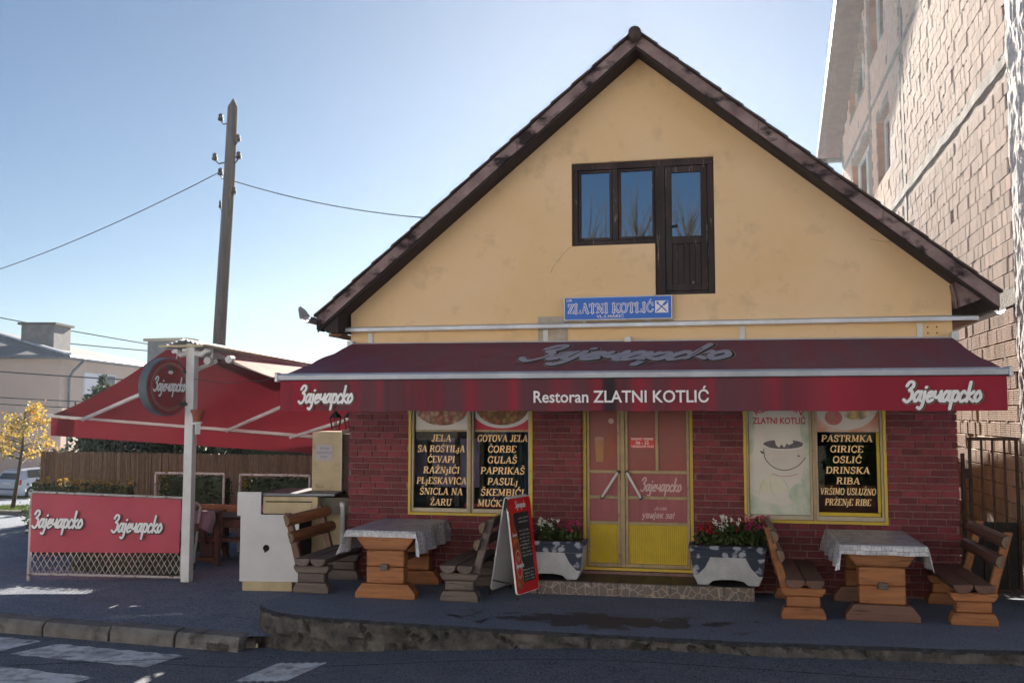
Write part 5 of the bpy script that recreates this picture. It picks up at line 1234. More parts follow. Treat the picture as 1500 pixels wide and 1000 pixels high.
# ============================================================ BACK TERRACE: HEDGES, REED FENCE, TABLES
def hedge(x0, x1, y, d, z0, z1, label, dens=2600, framed=True, lit=0, mat='leaf_dark'):
    t = thing('hedge', label, 'hedge', ((x0 + x1) / 2, y + d / 2, z0), 'clipped hedges in white frames' if framed else ('evergreens behind the reed fence' if y > 7 else 'low hedges by the banner'))
    mb = MB(); leaves(mb, int(dens * (x1 - x0) * (z1 - z0)), lambda: (random.uniform(x0, x1), y + d * random.random() ** 1.5, random.uniform(z0, z1 + .04 * mn.noise(Vector((x0 * 9, random.random() * 9, 0))))), (.035, .075), .6); mb.build('foliage', M[mat], t, fix=False, kind='stuff')
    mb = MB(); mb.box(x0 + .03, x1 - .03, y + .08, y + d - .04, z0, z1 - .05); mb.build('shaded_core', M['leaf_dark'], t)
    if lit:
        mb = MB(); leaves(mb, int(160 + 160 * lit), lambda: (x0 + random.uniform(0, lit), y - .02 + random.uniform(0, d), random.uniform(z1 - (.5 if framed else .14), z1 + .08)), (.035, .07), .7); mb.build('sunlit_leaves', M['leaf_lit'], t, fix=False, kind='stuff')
    if framed:
        for a in (x0 - .03, x1 + .03): mb = MB(); mb.tube([(a, y - .02, -.4), (a, y - .02, z1 + .04)], .022, 8); mb.build('frame_upright', M['rust_white'], t)
        mb = MB(); mb.tube([(x0 - .03, y - .02, z1 + .04), (x1 + .03, y - .02, z1 + .04)], .022, 8); mb.build('frame_rail', M['rust_white'], t)
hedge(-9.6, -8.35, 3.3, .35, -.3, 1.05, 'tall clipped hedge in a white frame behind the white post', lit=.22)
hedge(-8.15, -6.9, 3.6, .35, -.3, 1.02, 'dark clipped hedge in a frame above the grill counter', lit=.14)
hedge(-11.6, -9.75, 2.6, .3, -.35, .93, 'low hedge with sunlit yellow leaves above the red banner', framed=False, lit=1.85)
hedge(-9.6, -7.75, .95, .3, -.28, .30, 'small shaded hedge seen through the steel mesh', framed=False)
rf = thing('reed_fence', 'brown reed screen fence behind the hedges', 'fence', (-10, 6, -.5))
f0, f1 = Vector((-13.75, 5.6, 0)), Vector((-5.2, 7.4, 0))
mb = MB(); N_ = 2800
for k in range(N_):
    u = k / N_ + random.uniform(-.0006, .0006); p = f0.lerp(f1, u); off = random.uniform(-.02, .02)
    seg = 1.34 - .14 * u + random.uniform(-.03, .02); w_ = random.uniform(.004, .0075)
    mb.add([(p.x - w_, p.y + off, -.9), (p.x + w_, p.y + off - w_, -.9), (p.x + w_ + random.uniform(-.008, .008), p.y + off - w_, seg), (p.x - w_ + random.uniform(-.008, .008), p.y + off, seg), (p.x, p.y + off + w_, -.9), (p.x, p.y + off + w_, seg)], [[0, 1, 2, 3], [1, 4, 5, 2], [4, 0, 3, 5]])
mb.build('reed_stalks', M['reed'], rf, fix=False, kind='stuff')
for k in range(6): p = f0.lerp(f1, k / 5); m2 = MB(); m2.tube([(p.x, p.y + .06, -.9), (p.x, p.y + .06, 1.2)], .035, 6); m2.build('stake', M['bark'], rf)
for z in (.1, .9): m2 = MB(); m2.tube([(f0.x, f0.y + .03, z), (f1.x, f1.y + .03, z)], .006, 4); m2.build('binding_wire', M['rust'], rf)
hd2 = MB(); hd2.box(-9.6, -5.0, 5.2, 5.25, -.6, .0)
def small_set(x, y, z, label1, label2):
    t = thing('garden_table', label1, 'table', (x, y, z), 'wooden furniture on the back terrace')
    m2 = MB(); m2.box(x - .55, x + .35, y - .3, y + .5, z + .74, z + .78); m2.build('top', M['wood_brown'], t)
    for s in (-.35, .2): m2 = MB(); m2.beam((x + s - .12, y, z), (x + s + .12, y, z + .74), .06, .09, (0, 1, 0)); m2.build('leg', M['wood_orange'], t); m2 = MB(); m2.beam((x + s + .12, y + .1, z), (x + s - .12, y + .1, z + .74), .06, .09, (0, 1, 0)); m2.build('leg', M['wood_brown'], t)
    b = thing('garden_bench', label2, 'bench', (x, y - .3, z), 'wooden furniture on the back terrace')
    for zz, yy in ((.90, -.15), (.66, -.18)): m2 = MB(); m2.box(x - .6, x + .75, y + yy - .5, y + yy - .46, z + zz, z + zz + .12); m2.build('back_slat', M['wood_orange' if zz > .8 else 'wood_brown'], b, bevel=.006)
    for yy in (-.45, -.28): m2 = MB(); m2.box(x - .6, x + .7, y + yy, y + yy + .14, z + .40, z + .45); m2.build('seat_plank', M['wood_brown'], b)
    for xx in (-.35, .45): m2 = MB(); m2.box(x + xx - .16, x + xx + .16, y - .42, y - .2, z, z + .14); m2.build('foot_log', M['wood_orange'], b, bevel=.02); m2 = MB(); m2.box(x + xx - .12, x + xx + .12, y - .40, y - .22, z + .14, z + .39); m2.build('leg_log', M['wood_brown'], b, bevel=.02); m2 = MB(); m2.beam((x + xx, y - .44, z + .36), (x + xx, y - .66, z + 1.0), .07, .05); m2.build('back_post', M['wood_brown'], b)
small_set(-7.75, 2.75, -.33, 'rustic table in the shade behind the post', 'rustic bench with orange back slat behind the post')
m2 = MB(); m2.grid(lambda u, v: (-8.25 + .62 * u + .03 * math.sin(v * 5), 1.72 + .02 * math.sin(u * 20), .62 - .36 * v * (1 - .3 * math.sin(u * 3))), 20, 4); tag(m2.build('tablecloth', M['cloth'], loc=(-7.9, 1.7, .6), smooth=True), 'pale cloth hanging from a shaded table behind the white post', 'tablecloth', 'patterned tablecloths')
hh = thing('serving_table', 'narrow shaded table under a pale cloth behind the post', 'table', (-8, 2, -.3)); m2 = MB(); m2.box(-8.3, -7.62, 1.74, 2.3, .58, .61); m2.build('top', M['wood_brown'], hh)
for x in (-8.2, -7.7): m2 = MB(); m2.box(x - .04, x + .04, 1.95, 2.03, -.3, .58); m2.build('leg', M['wood_brown'], hh)

# ============================================================ VEGETATION BEHIND
def bush(x, y, z, rx, ry, h, mat, label, n=2600, cat='shrub', name='evergreen_shrub', size=(.07, .16), cone=False, group='evergreens behind the reed fence'):
    t = thing(name, label, cat, (x, y, z), group)
    cl = [(random.uniform(-.7, .7), random.uniform(-.7, .7), random.random() if cone else random.random() ** .65) for _ in range(30)]
    def f():
        c = random.choice(cl); k = random.gauss(0, .22), random.gauss(0, .22), random.gauss(0, .13)
        zz = min(1.05, max(.02, c[2] + k[2])); s = (1.05 - zz * .95) if cone else (1 - .5 * zz * zz)
        return (x + (c[0] + k[0]) * rx * s, y + (c[1] + k[1]) * ry * s, z + zz * h)
    mb = MB(); mb.tube([(x, y, z), (x + .05, y, z + h * .85)], [.07, .02], 6); tr = mb.build('trunk', M['bark'], t)
    mb = MB()
    for c in cl: s = (1.05 - c[2] * .95) if cone else 1; mb.tube([(x, y, z + c[2] * h * .6), (x + c[0] * rx * s, y + c[1] * ry * s, z + c[2] * h)], [.018, .005], 4, cap=False)
    mb.build('branches', M['bark'], t, kind='stuff')
    mb = MB(); leaves(mb, n, f, size, .5); mb.build('crown', M[mat], t, fix=False, kind='stuff')
for i, (x, y, h, mt, lb) in enumerate(((-13.6, 7.6, 3.0, 'leaf_blue', 'bluish loose conifer above the left end of the reed fence'), (-12.1, 8.0, 3.5, 'leaf_dark', 'dark evergreen second from the left behind the reed fence'), (-10.7, 8.1, 3.6, 'leaf_blue', 'bluish evergreen behind the middle of the reed fence'))):
    bush(x, y, -.5, 1.2 if x < -9 else .95, .8, h, mt, lb, int(3200 * h), size=(.09, .19))
for xa, xb, zt, lb in ((-10.2, -8.85, 2.9, 'dense dark evergreen added to block low sun right of the white post behind the reed fence'), (-8.82, -8.3, 3.05, 'narrow evergreen added to block low sun behind the reed fence left of the cream cabinet'), (-8.27, -5.3, 3.3, 'tall dense evergreen added to block low sun behind the reed fence closest to the restaurant')):
    hedge(xa, xb, 7.4, .8, -.6, zt, lb, 700, framed=False)  # solid evergreens added behind the awning to stop low sun patches
bush(-14.85, 7.3, -.6, .42, .6, 1.6, 'leaf', 'bushy green shrub between the autumn tree and the reed fence', 2600, group=None)
bush(-20.9, 17.7, -1.2, .95, .9, 4.3, 'leaf_blue', 'slender conifer in front of the peach house window', 1500, 'tree', 'conifer_tree', (.12, .3), True, None)
bush(-18.2, 18.5, -1.2, .7, .7, 5.4, 'leaf', 'thin conifer tip rising above the red awning by the peach house', 800, 'tree', 'conifer_tree', (.12, .3), True, None)

at = thing('autumn_tree', 'young street tree with yellow orange autumn leaves on the grass verge', 'tree', (-18.7, 10.9, -.55))
mb = MB(); mb.tube([(-18.75, 10.9, -.55), (-18.62, 10.9, .3), (-18.5, 10.9, 1.2), (-18.45, 10.9, 2.2)], [.06, .05, .035, .015], 8); mb.build('trunk', M['bark'], at, smooth=True)
tips = []; mb = MB()
for k in range(34):
    z = random.uniform(.75, 2.2); a = random.uniform(0, 6.28); l = (1.15 - (z - .75) * .45) * random.uniform(.6, 1.05)
    p0 = Vector((-18.5, 10.9, z)); p1 = p0 + Vector((math.cos(a) * l * .5, math.sin(a) * l * .5, .12)); p2 = p0 + Vector((math.cos(a) * l, math.sin(a) * l, .30 * l)); mb.tube([p0, p1, p2], [.014, .009, .004], 4, cap=False); tips += [p1.lerp(p2, t) for t in (0, .3, .6, .8, 1, 1)]
mb.build('branches', M['bark'], at, kind='stuff')
mb = MB(); leaves(mb, 1500, lambda: tuple(random.choice(tips) + Vector((random.gauss(0, .09), random.gauss(0, .09), random.gauss(0, .07)))), (.06, .11), .65); mb.build('crown', M['leaf_autumn'], at, fix=False, kind='stuff')
# verge of grass with a kerb
mb = MB(); vg = lambda u, v: (-30 + 16.5 * u, 9.6 + 2.2 * v - 8 * (u - .7) * 0, 0)
mb.grid(lambda u, v: (-32 + 19 * u, 10.2 - 3 * (u - .7) + 1.9 * v, G(-32 + 19 * u, 10.2 - 3 * (u - .7) + 1.9 * v) + .09), 20, 3); mb.build('grass_verge', M['grass'], kind='structure')
mb = MB()
for k in range(5000):
    u, v = random.random(), random.random(); x = -25 + 12 * u; y = 10.2 - 3 * ((x + 32) / 19 - .7) + 1.9 * v; z = G(x, y) + .09; s = random.uniform(.03, .08)
    mb.add([(x - .012, y, z), (x + .012, y, z), (x + random.uniform(-.03, .03), y + random.uniform(-.03, .03), z + s)], [[0, 1, 2]])
tag(mb.build('grass_blades', M['grass'], fix=False, kind='stuff'))
vk = thing('verge_kerb', None, None, (-20, 10, -.5)); vk['kind'] = 'structure'
for k in range(19):
    xa = -32 + k; xb = xa + .985; ya = 10.2 - 3 * ((xa + 32) / 19 - .7); yb = 10.2 - 3 * ((xb + 32) / 19 - .7); m2 = MB(); m2.beam((xa, ya - .08, G(xa, ya) + .03), (xb, yb - .08, G(xb, yb) + .03), .14, .14); m2.build('kerb_stone', M['kerb'], vk)

# ============================================================ UTILITY POLE AND WIRES
up = thing('utility_pole', 'weathered wooden utility pole with black insulators behind the side awning', 'utility pole', (-11.2, 8.1, -.6))
pb, pt = Vector((-11.40, 8.35, -.7)), Vector((-10.76, 7.77, 9.15)); mid_ = Vector((-11.02, 7.95, 4.9))
mb = MB(); mb.tube([pb, Vector((-11.19, 8.12, 3.0)), mid_, Vector((-10.85, 7.85, 7.5)), pt, pt + Vector((.01, 0, .2))], [.17, .15, .14, .13, .115, .01], 14); mb.build('shaft', M['pole_wood'], up, smooth=True)
for dx, z, s in ((-.26, 8.85, 1), (.20, 8.35, 1), (-.36, 7.95, 1), (.24, 7.95, 1), (-.2, 7.6, 1), (.16, 7.15, 1), (-.16, 6.85, .5)):
    cxp = pb.x + (pt.x - pb.x) * (z + .7) / 9.85; cyp = pb.y + (pt.y - pb.y) * (z + .7) / 9.85
    m2 = MB(); m2.tube([(cxp, cyp, z - .05), (cxp + dx * .7, cyp - .05, z - .1), (cxp + dx, cyp - .05, z)], .018 * (1 if s == 1 else .7), 6); h_ = m2.build('insulator_hook', M['black'], up)
    m2 = MB(); m2.lathe((cxp + dx, cyp - .05, z - .02), [(.03, 0), (.065 * s, .02), (.065 * s, .07), (.035 * s, .085), (.05 * s, .10), (.05 * s, .15), (.015, .18)], 10); m2.build('insulator', M['black'], h_)
def cable(a, b, sag, label, r=.012):
    a, b = Vector(a), Vector(b); P = [a.lerp(b, t / 16) - Vector((0, 0, sag * 4 * (t / 16) * (1 - t / 16))) for t in range(17)]
    m2 = MB(); off = a.lerp(b, .5); m2.tube(P, r, 5, cap=False); tag(m2.build('overhead_cable', M['cable'], loc=off), label, 'cable')
cable((-11.15, 7.8, 7.62), (-25.5, 14.8, 8.2 - 2.0), .28, 'overhead cable running left from the wooden pole across the sky')
cable((-10.75, 7.9, 7.45), (-2.2, 7.5, 6.2), .42, 'overhead cable from the wooden pole to the restaurant roof')
cable((-46, 38, 8.6), (-33.5, 40, 6.3), .05, 'upper thin cable ending at the far chimney', .03); cable((-46, 38, 7.2), (-33.5, 40, 5.9), .05, 'lower thin cable ending at the far roof', .03)
cable((-34, 25, 4.2), (-20, 30, 3.4), .1, 'dark cable sagging low across the front of the peach house', .03); cable((-34, 25, 3.0), (-20, 30, 2.4), .1, 'thin cable low on the peach house front', .022); cable((-34, 25, 2.7), (-20, 30, 2.1), .1, 'lowest thin cable across the peach house', .022)

# ============================================================ PEACH HOUSE AND CAR
ph = thing('peach_house', 'two storey peach house with low hipped grey roof in the left distance', 'house', (-34, 34, -2))
rt_ = Vector((math.cos(R(12)), math.sin(R(12)), 0)); fw_ = Vector((-math.sin(R(12)), math.cos(R(12)), 0)); pc = Vector((-33.5, 32.0, 0))
def HB(mb, x0, x1, y0, y1, z0, z1): return mb.obox(pc + rt_ * (x0 + x1) / 2 + fw_ * (y0 + y1) / 2 + Vector((0, 0, (z0 + z1) / 2)), rt_ * (x1 - x0) / 2, fw_ * (y1 - y0) / 2, (0, 0, (z1 - z0) / 2))
mb = MB(); HB(mb, -16, 0, 0, 16, -4, 5.0); mb.build('wall', M['peach'], ph)
mb = MB(); HB(mb, -16, .03, -.03, 16, -4, -1.2); mb.build('plinth', M['roof_tile'], ph)
HP = lambda x, y, z: tuple(pc + rt_ * x + fw_ * y + Vector((0, 0, z)))
mb = MB(); mb.add([HP(-17, -.7, 5.15), HP(.7, -.7, 5.15), HP(.7, 16.7, 5.15), HP(-17, 16.7, 5.15), HP(-8.2, 7, 7.2), HP(-8.2, 9.5, 7.2), HP(-17, -.7, 4.98), HP(.7, -.7, 4.98), HP(.7, 16.7, 4.98), HP(-17, 16.7, 4.98)], [[0, 1, 4], [1, 2, 5, 4], [2, 3, 5], [3, 0, 4, 5], [0, 6, 7, 1], [1, 7, 8, 2], [6, 9, 8, 7], [0, 3, 9, 6], [2, 8, 9, 3]]); rr_ = mb.build('roof', M['slate'], ph)
mb = MB(); a = Vector(HP(.7, -.7, 5.2)); b = Vector(HP(-8.2, 7, 7.25)); mb.beam(a, b, .35, .1); mb.build('hip_flashing', M['flash'], rr_)
mb = MB(); mb.tube([HP(-17, -.8, 5.05), HP(.8, -.8, 5.05)], .09, 8); mb.build('gutter', M['gutter'], rr_); mb = MB(); mb.tube([HP(.8, -.8, 5.05), HP(.8, 16.8, 5.05)], .09, 8); mb.build('gutter', M['gutter'], rr_)
mb = MB(); HB(mb, -3.4, -1.6, 2.5, 4.5, 5.2, 7.0); ch = mb.build('chimney', M['slate'], rr_); mb = MB(); HB(mb, -3.55, -1.45, 2.35, 4.65, 7.0, 7.12); mb.build('chimney_cap', M['roof_tile'], ch)
mb = MB(); mb.tube([HP(.75, 1.2, 5.0), HP(.3, .9, 4.4), HP(.12, .8, 4.0), HP(.12, .8, -2)], .075, 8); mb.build('downpipe', M['gutter'], ph)
mb = MB(); HB(mb, .005, .03, 2.7, 7.0, 2.4, 4.4); wf = mb.build('window', M['alu_white'], ph)
for a, c in ((2.85, 4.0), (4.15, 5.3), (5.45, 6.85)): mb = MB(); HB(mb, .031, .045, a, c, 2.5, 3.2 if a < 5 else 4.3); mb.build('pane', M['window_glass'] if False else M['slate'], wf)
mb = MB(); HB(mb, .031, .06, 2.85, 5.3, 3.25, 4.35); mb.build('roller_shutter', M['letter_white'], wf)
oc = thing('far_chimney', 'pale flat topped chimney stack just left of the round sign', 'chimney', (-28, 33.5, 0)); mb = MB(); mb.box(-29.1, -27.0, 33, 34, 0, 5.9); mb.build('stack', M['slate'], oc); mb = MB(); mb.box(-29.3, -26.8, 32.9, 34.1, 5.9, 6.05); mb.build('cap', M['cream'], oc)

car = thing('parked_car', 'silver white hatchback parked in front of the peach house', 'car', (-33.45, 28.4, -1.75), rz=R(-8))
def CP(x, y, z): return (-33.45 + x, 28.4 + y, -1.75 + z)
cs = []      # cross sections from rear (y=0) to front (y=4.2)
secs = [(0.0, .30, .80, .80, .70), (.05, .20, .95, .95, .74), (.35, .20, 1.02, 1.38, .60), (.9, .2, 1.02, 1.46, .58), (2.2, .2, 1.0, 1.45, .58), (2.9, .2, .98, 1.05, .62), (3.9, .2, .80, .82, .72), (4.1, .28, .62, .64, .68)]
mb = MB(); n = 10
for (y, z0, zb, zt, wt_) in secs:
    hwd = .84 if .02 < y < 4 else .78
    for (sx__, z) in ((-hwd * .94, z0), (-hwd, .45), (-hwd, zb - .05), (-hwd * .96, zb), (-wt_, zt), (wt_, zt), (hwd * .96, zb), (hwd, zb - .05), (hwd, .45), (hwd * .94, z0)): mb.v.append(CP(sx__, y, z))
for i in range(len(secs) - 1):
    for k in range(n): mb.f.append([i * n + k, i * n + (k + 1) % n, (i + 1) * n + (k + 1) % n, (i + 1) * n + k])
mb.f.append(list(range(n))); mb.f.append([(len(secs) - 1) * n + k for k in range(n)])
bo = mb.build('body', M['car'], car, bevel=.03)
mb = MB(); mb.poly([CP(-.66, .06, .98), CP(.66, .06, .98), CP(.54, .32, 1.33), CP(-.54, .32, 1.33)]); mb.build('rear_window', M['car_glass'], car)
for s in (-1, 1):
    mb = MB(); mb.poly([CP(s * .835, .45, 1.03), CP(s * .83, 2.7, 1.02), CP(s * .62, 2.1, 1.40), CP(s * .62, .6, 1.39)]); mb.build('side_window', M['car_glass'], car)
    mb = MB(); mb.box(*[v for pair in zip(CP(s * .78 - .09, -.02, .72), CP(s * .78 + .06, .1, .95)) for v in pair]); mb.build('tail_light', M['tail_red'], car, bevel=.02)
    for y in (.65, 3.3):
        mb = MB(); mb.tube([CP(s * .86, y, .31), CP(s * .66, y, .31)], .31, 18); wh = mb.build('wheel', M['rubber'], car); mb = MB(); mb.tube([CP(s * .87, y, .31), CP(s * .80, y, .31)], .19, 14); mb.build('rim', M['alu'], wh)
mb = MB(); mb.box(*[v for pair in zip(CP(-.82, -.07, .30), CP(.82, .02, .62)) for v in pair]); bp_ = mb.build('bumper', M['car'], car, bevel=.03)
mb = MB(); mb.box(*[v for pair in zip(CP(-.80, -.085, .47), CP(.80, -.06, .56)) for v in pair]); mb.build('bumper_strip', M['gutter'], bp_)
mb = MB(); mb.box(*[v for pair in zip(CP(-.26, -.035, .72), CP(.26, .0, .83)) for v in pair]); mb.build('number_plate', M['letter_white'], car)
# rotate and lift the car onto the sloping ground
car.location.z = G(-33.45, 28.4) + .01

# ============================================================ UNPLASTERED BUILDING ON THE RIGHT
rb = thing('block_building', 'tall unplastered building of ribbed hollow clay blocks on the right', 'building', (4.5, 8, -.2))
Dv = Vector((.02, 1, 0)).normalized(); Nv = Vector((-1, .02, 0)).normalized(); W0 = Vector((3.55, 0, 0))
WP = lambda s, z, n=0: W0 + Dv * s + Nv * n + Vector((0, 0, z))
def wbox(mb, s0, s1, z0, z1, n0, n1): return mb.obox(WP((s0 + s1) / 2, (z0 + z1) / 2, (n0 + n1) / 2), Dv * (s1 - s0) / 2, Nv * (n1 - n0) / 2, (0, 0, (z1 - z0) / 2))
SE = 18.3
zv = lambda s: 10.35 + .37 * (SE - s) if s > 9.5 else 10.35 + .37 * (SE - 9.5) - .37 * (9.5 - s)
holes = [(12.9, 16.1, 10.45, 12.0), (9.65, 11.8, 10.5, 12.1), (12.5, 15.9, 7.45, 9.05), (9.4, 11.15, 7.4, 8.85)]
bands = [(3.45, 3.66), (6.40, 6.56), (9.34, 9.48)]
cols = [(12.0, 12.28), (7.55, 7.80), (18.0, 18.3)]
ss = sorted({-.6, SE} | {h[0] for h in holes} | {h[1] for h in holes}); mb = MB()
for i in range(len(ss) - 1):
    a, b = ss[i], ss[i + 1]; hs = [h for h in holes if h[0] <= a and h[1] >= b]; zz = -1
    for h in sorted(hs, key=lambda h: h[2]): wbox(mb, a, b, zz, h[2], -.3, 0); zz = h[3]
    mb.prism([WP(a, zz, -.3), WP(b, zz, -.3), WP(b, zv(b) if b > 9.5 else 13.6, -.3), WP(a, zv(a) if a > 9.5 else 13.6, -.3)], Nv * .3)
wl2 = mb.build('mortar_wall', M['rough_mortar'], rb)
mb = MB(); mb.box(3.9, 14, -.6, -.3, -1, 13); mb.box(13.8, 14, -.3, 18, -1, 13); mb.box(4.1, 14, 17.9, 18.1, -1, 10.3); mb.build('other_walls', M['stucco'], rb, kind='stuff')
for z0, z1 in bands:
    mb = MB()
    def fb_(u, v): s = .42 + (SE - .42) * u; q = [(-.01, z0), (.02, z0), (.02, z1), (-.01, z1)][int(round(v * 3))]; return tuple(WP(s, q[1] + .025 * mn.noise(Vector((s * 2, z0 + v * 3, 0))), q[0] + .012 * mn.noise(Vector((s * 3, v * 5, z0)))))
    mb.grid(fb_, 220, 3); mb.build('concrete_band', M['concrete'], rb)
for a, c in cols:
    mb = MB(); wbox(mb, a, c, -.5, min(zv(c), 14) - .03, -.01, .014); mb.build('concrete_column', M['concrete'], rb)
# blocks: three ribbed shapes shared between all of them
BLn, BH = .225, .185
def block_geo(L, H, r):
    prof = [(-.02, 0), (.012, .0)]; n = 7
    for k in range(n): za = H * k / n; prof += [(.014, za + .003), (.014, za + H / n - .008), (.004, za + H / n - .006), (.004, za + H / n)]
    prof += [(-.02, H)]
    return prof
prof = block_geo(BLn, BH, rn)
def block_mesh(L):
    m2 = MB(); pts = [Nv * n + Vector((0, 0, z)) for n, z in prof]; m2.add([tuple(p) for p in pts] + [tuple(p + Dv * L) for p in pts], [[i, i + 1, len(pts) + i + 1, len(pts) + i] for i in range(len(pts) - 1)] + [list(range(len(pts)))[::-1], list(range(len(pts), 2 * len(pts)))]); return m2
shared = [block_mesh(l) for l in (BLn - .010, BLn - .014, BLn - .02)]
shmesh = [m_.mesh('ribbed_block', M['block']) for m_ in shared]
cand = []
z = -.15; row = 0
while z < 13.5:
    blocked = False
    for z0, z1 in bands:
        if z < z1 and z + BH > z0:
            z = z1 + .008; blocked = True
    s = .47 + (BLn / 2 if row % 2 else 0) + rn.uniform(-.03, .03)
    zvis = 2.4 + .55 * (s + 12)
    while s < SE - .3:
        zt = z + BH
        if z < 2.13 + .52 * (s + 13) + .6 and zt < zv(max(s, 9.5)) - .05 if s > 9.5 else z < 2.13 + .52 * (s + 13) + .6:
            ok = True
            for h in holes:
                if s + BLn > h[0] and s < h[1] and zt > h[2] and z < h[3]: ok = False
            for a, c in cols:
                if s + BLn > a and s < c: ok = False
            if ok: cand.append((s, z))
        s += BLn + rn.uniform(0, .006)
    z += BH + .014; row += 1
def bsize(c): d = 12.5 + c[0]; return -(d + (3 if c[1] < 1 else 0) + (0 if c[1] > 3.4 or c[0] > .4 else 0))
cand.sort(key=bsize, reverse=True)
mb = MB()
for i, (s, z) in enumerate(cand):
    n_off = rn.uniform(-.004, .006); tw = rn.uniform(-.008, .012); tilt = rn.uniform(-.006, .006)
    if rn.random() < .012: n_off -= .015
    if i < 300:
        o = link_mesh('block', shmesh[i % 3], wl2); o.location = WP(s, z, n_off) - woff(wl2); o.rotation_euler = (tilt, 0, tw)
    else:
        src = shared[i % 3]; Mx = Matrix.Translation(WP(s, z, n_off)) @ Matrix.Rotation(tw, 4, 'Z') @ Matrix.Rotation(tilt, 4, 'X')
        b = len(mb.v); mb.v += [tuple(Mx @ Vector(v)) for v in src.v]; mb.f += [[k + b for k in f] for f in src.f]
mb.build('block_rest', M['block'], wl2, fix=False, kind='stuff')
print('blocks', len(cand))
# mortar squeezed out of the joints
mb = MB()
for k in range(900):
    s, z = rn.choice(cand[:1500]); s += rn.choice([0, BLn * rn.random()]); c = WP(s, z - .005, .008); w_ = rn.uniform(.01, .05); h_ = rn.uniform(.005, .016)
    mb.obox(c, Dv * w_, Nv * rn.uniform(.004, .014), Vector((0, 0, h_)) + Dv * rn.uniform(-.01, .01))
mb.build('mortar_crumbs', M['rough_mortar'], wl2, fix=False, kind='stuff')
# rough stucco corner
mb = MB()
def st_(u, v):
    s = -.6 + 1.06 * u; z = -1 + 14.5 * v; e = .03 + .020 * mn.noise(Vector((s * 4 + 1.0 * mn.noise(Vector((z * 1.5, 0, 3))), z * 2.6, 0))) + .012 * mn.noise(Vector((s * 16, z * 7, 4)))
    edge = .03 * mn.noise(Vector((z * 4, 0, 0))) if u == 1 else 0
    return tuple(WP(s + edge, z, -.02 if u == 1 else e))
mb.grid(st_, 30, 460); mb.build('stucco_corner', M['stucco'], rb, smooth=False, fix=False)
mb = MB(); mb.tube([WP(-.62, -.3, .05), WP(-.62, 13, .05)], .045, 8); mb.build('downpipe', M['gutter'], rb)
for h in holes:
    s0, s1, z0, z1 = h
    mb = MB()
    for a, c in ((s0, s0 + .05), (s1 - .05, s1)): wbox(mb, a, c, z0, z1, -.22, -.15)
    wbox(mb, s0 + .05, s1 - .05, z0, z0 + .05, -.22, -.15); wbox(mb, s0 + .05, s1 - .05, z1 - .05, z1, -.22, -.15); wbox(mb, (s0 + s1) / 2 - .03, (s0 + s1) / 2 + .03, z0 + .05, z1 - .05, -.22, -.15)
    w_ = mb.build('window', M['alu_white'], rb)
    for a, c in ((s0 + .05, (s0 + s1) / 2 - .03), ((s0 + s1) / 2 + .03, s1 - .05)): mb = MB(); wbox(mb, a, c, z0 + .05, z1 - .05, -.20, -.19); mb.build('pane', M['attic_glass'], w_)
    mb = MB(); wbox(mb, s0 + .02, s1 - .02, z0 + .02, z1 - .02, -.6, -.5); mb.build('dark_room', M['hole'], w_)
    n = int((z1 - z0) / BH)
    for k in range(n):
        m2 = MB(); wbox(m2, s1 - .016, s1 + .004, z0 + k * (z1 - z0) / n + .006, z0 + (k + 1) * (z1 - z0) / n - .006, -.26, -.005); m2.build('reveal_block', M['block_red'], w_)
    mb = MB(); wbox(mb, s0 - .1, s1 + .1, z1, z1 + .2, -.02, .016); mb.build('lintel', M['concrete'], w_)
# roof with boarded overhang, verge board and gutter
M['drum_grey'] = pm('dark_zinc', (.07, .08, .09), (.05, .055, .065), 6, .5)
OV = .66; s_e = 19.0
def RP(s, n, dz=0): return WP(s, zv(s) + dz, n)
sp = [s_e, 9.5, -1.0]
for i in range(2):
    a, b = sp[i], sp[i + 1]
    mb = MB(); mb.prism([RP(a, OV, .06), RP(b, OV, .06), RP(b, OV, .22), RP(a, OV, .22)], -Nv * 11); r2 = mb.build('roof_slope', M['roof_tile'], rb)
    mb = MB(); mb.prism([RP(a, OV + .03, -.06), RP(b, OV + .03, -.06), RP(b, OV + .03, .25), RP(a, OV + .03, .25)], -Nv * .028); mb.build('verge_board', M['gutter'], r2)
    n = 8
    for k in range(n):
        n0 = OV - .005 - (OV + .0) * k / n; m2 = MB(); m2.prism([RP(a, n0, .03), RP(b, n0, .03), RP(b, n0, .052), RP(a, n0, .052)], -Nv * (OV / n - .006)); m2.build('soffit_board', pm('red_board_wood', (.17, .10, .095), (.12, .07, .07), 5, .8) if k == 0 and i == 0 else bpy.data.materials['red_board_wood'], r2)
mb = MB(); mb.tube([WP(s_e + .1, zv(s_e) + .0, OV + .05), WP(s_e + .1, zv(s_e) - .02, -4)], .10, 10); g2 = mb.build('gutter', M['drum_grey'], rb)
mb = MB(); mb.tube([WP(s_e + .1, zv(s_e) - .05, .42), WP(s_e + .1, zv(s_e) - .45, .42), WP(s_e + .02, zv(s_e) - .62, .30), WP(18.5, zv(s_e) - .72, .08), WP(18.35, zv(s_e) - 1.0, .06), WP(18.35, -1, .06)], .085, 10); mb.build('downpipe', M['drum_grey'], rb, smooth=True)
cable((3.72, 4.2, 5.6), (3.5, 16, 6.9), .25, 'thin wire sagging along the block wall of the right building', .008)

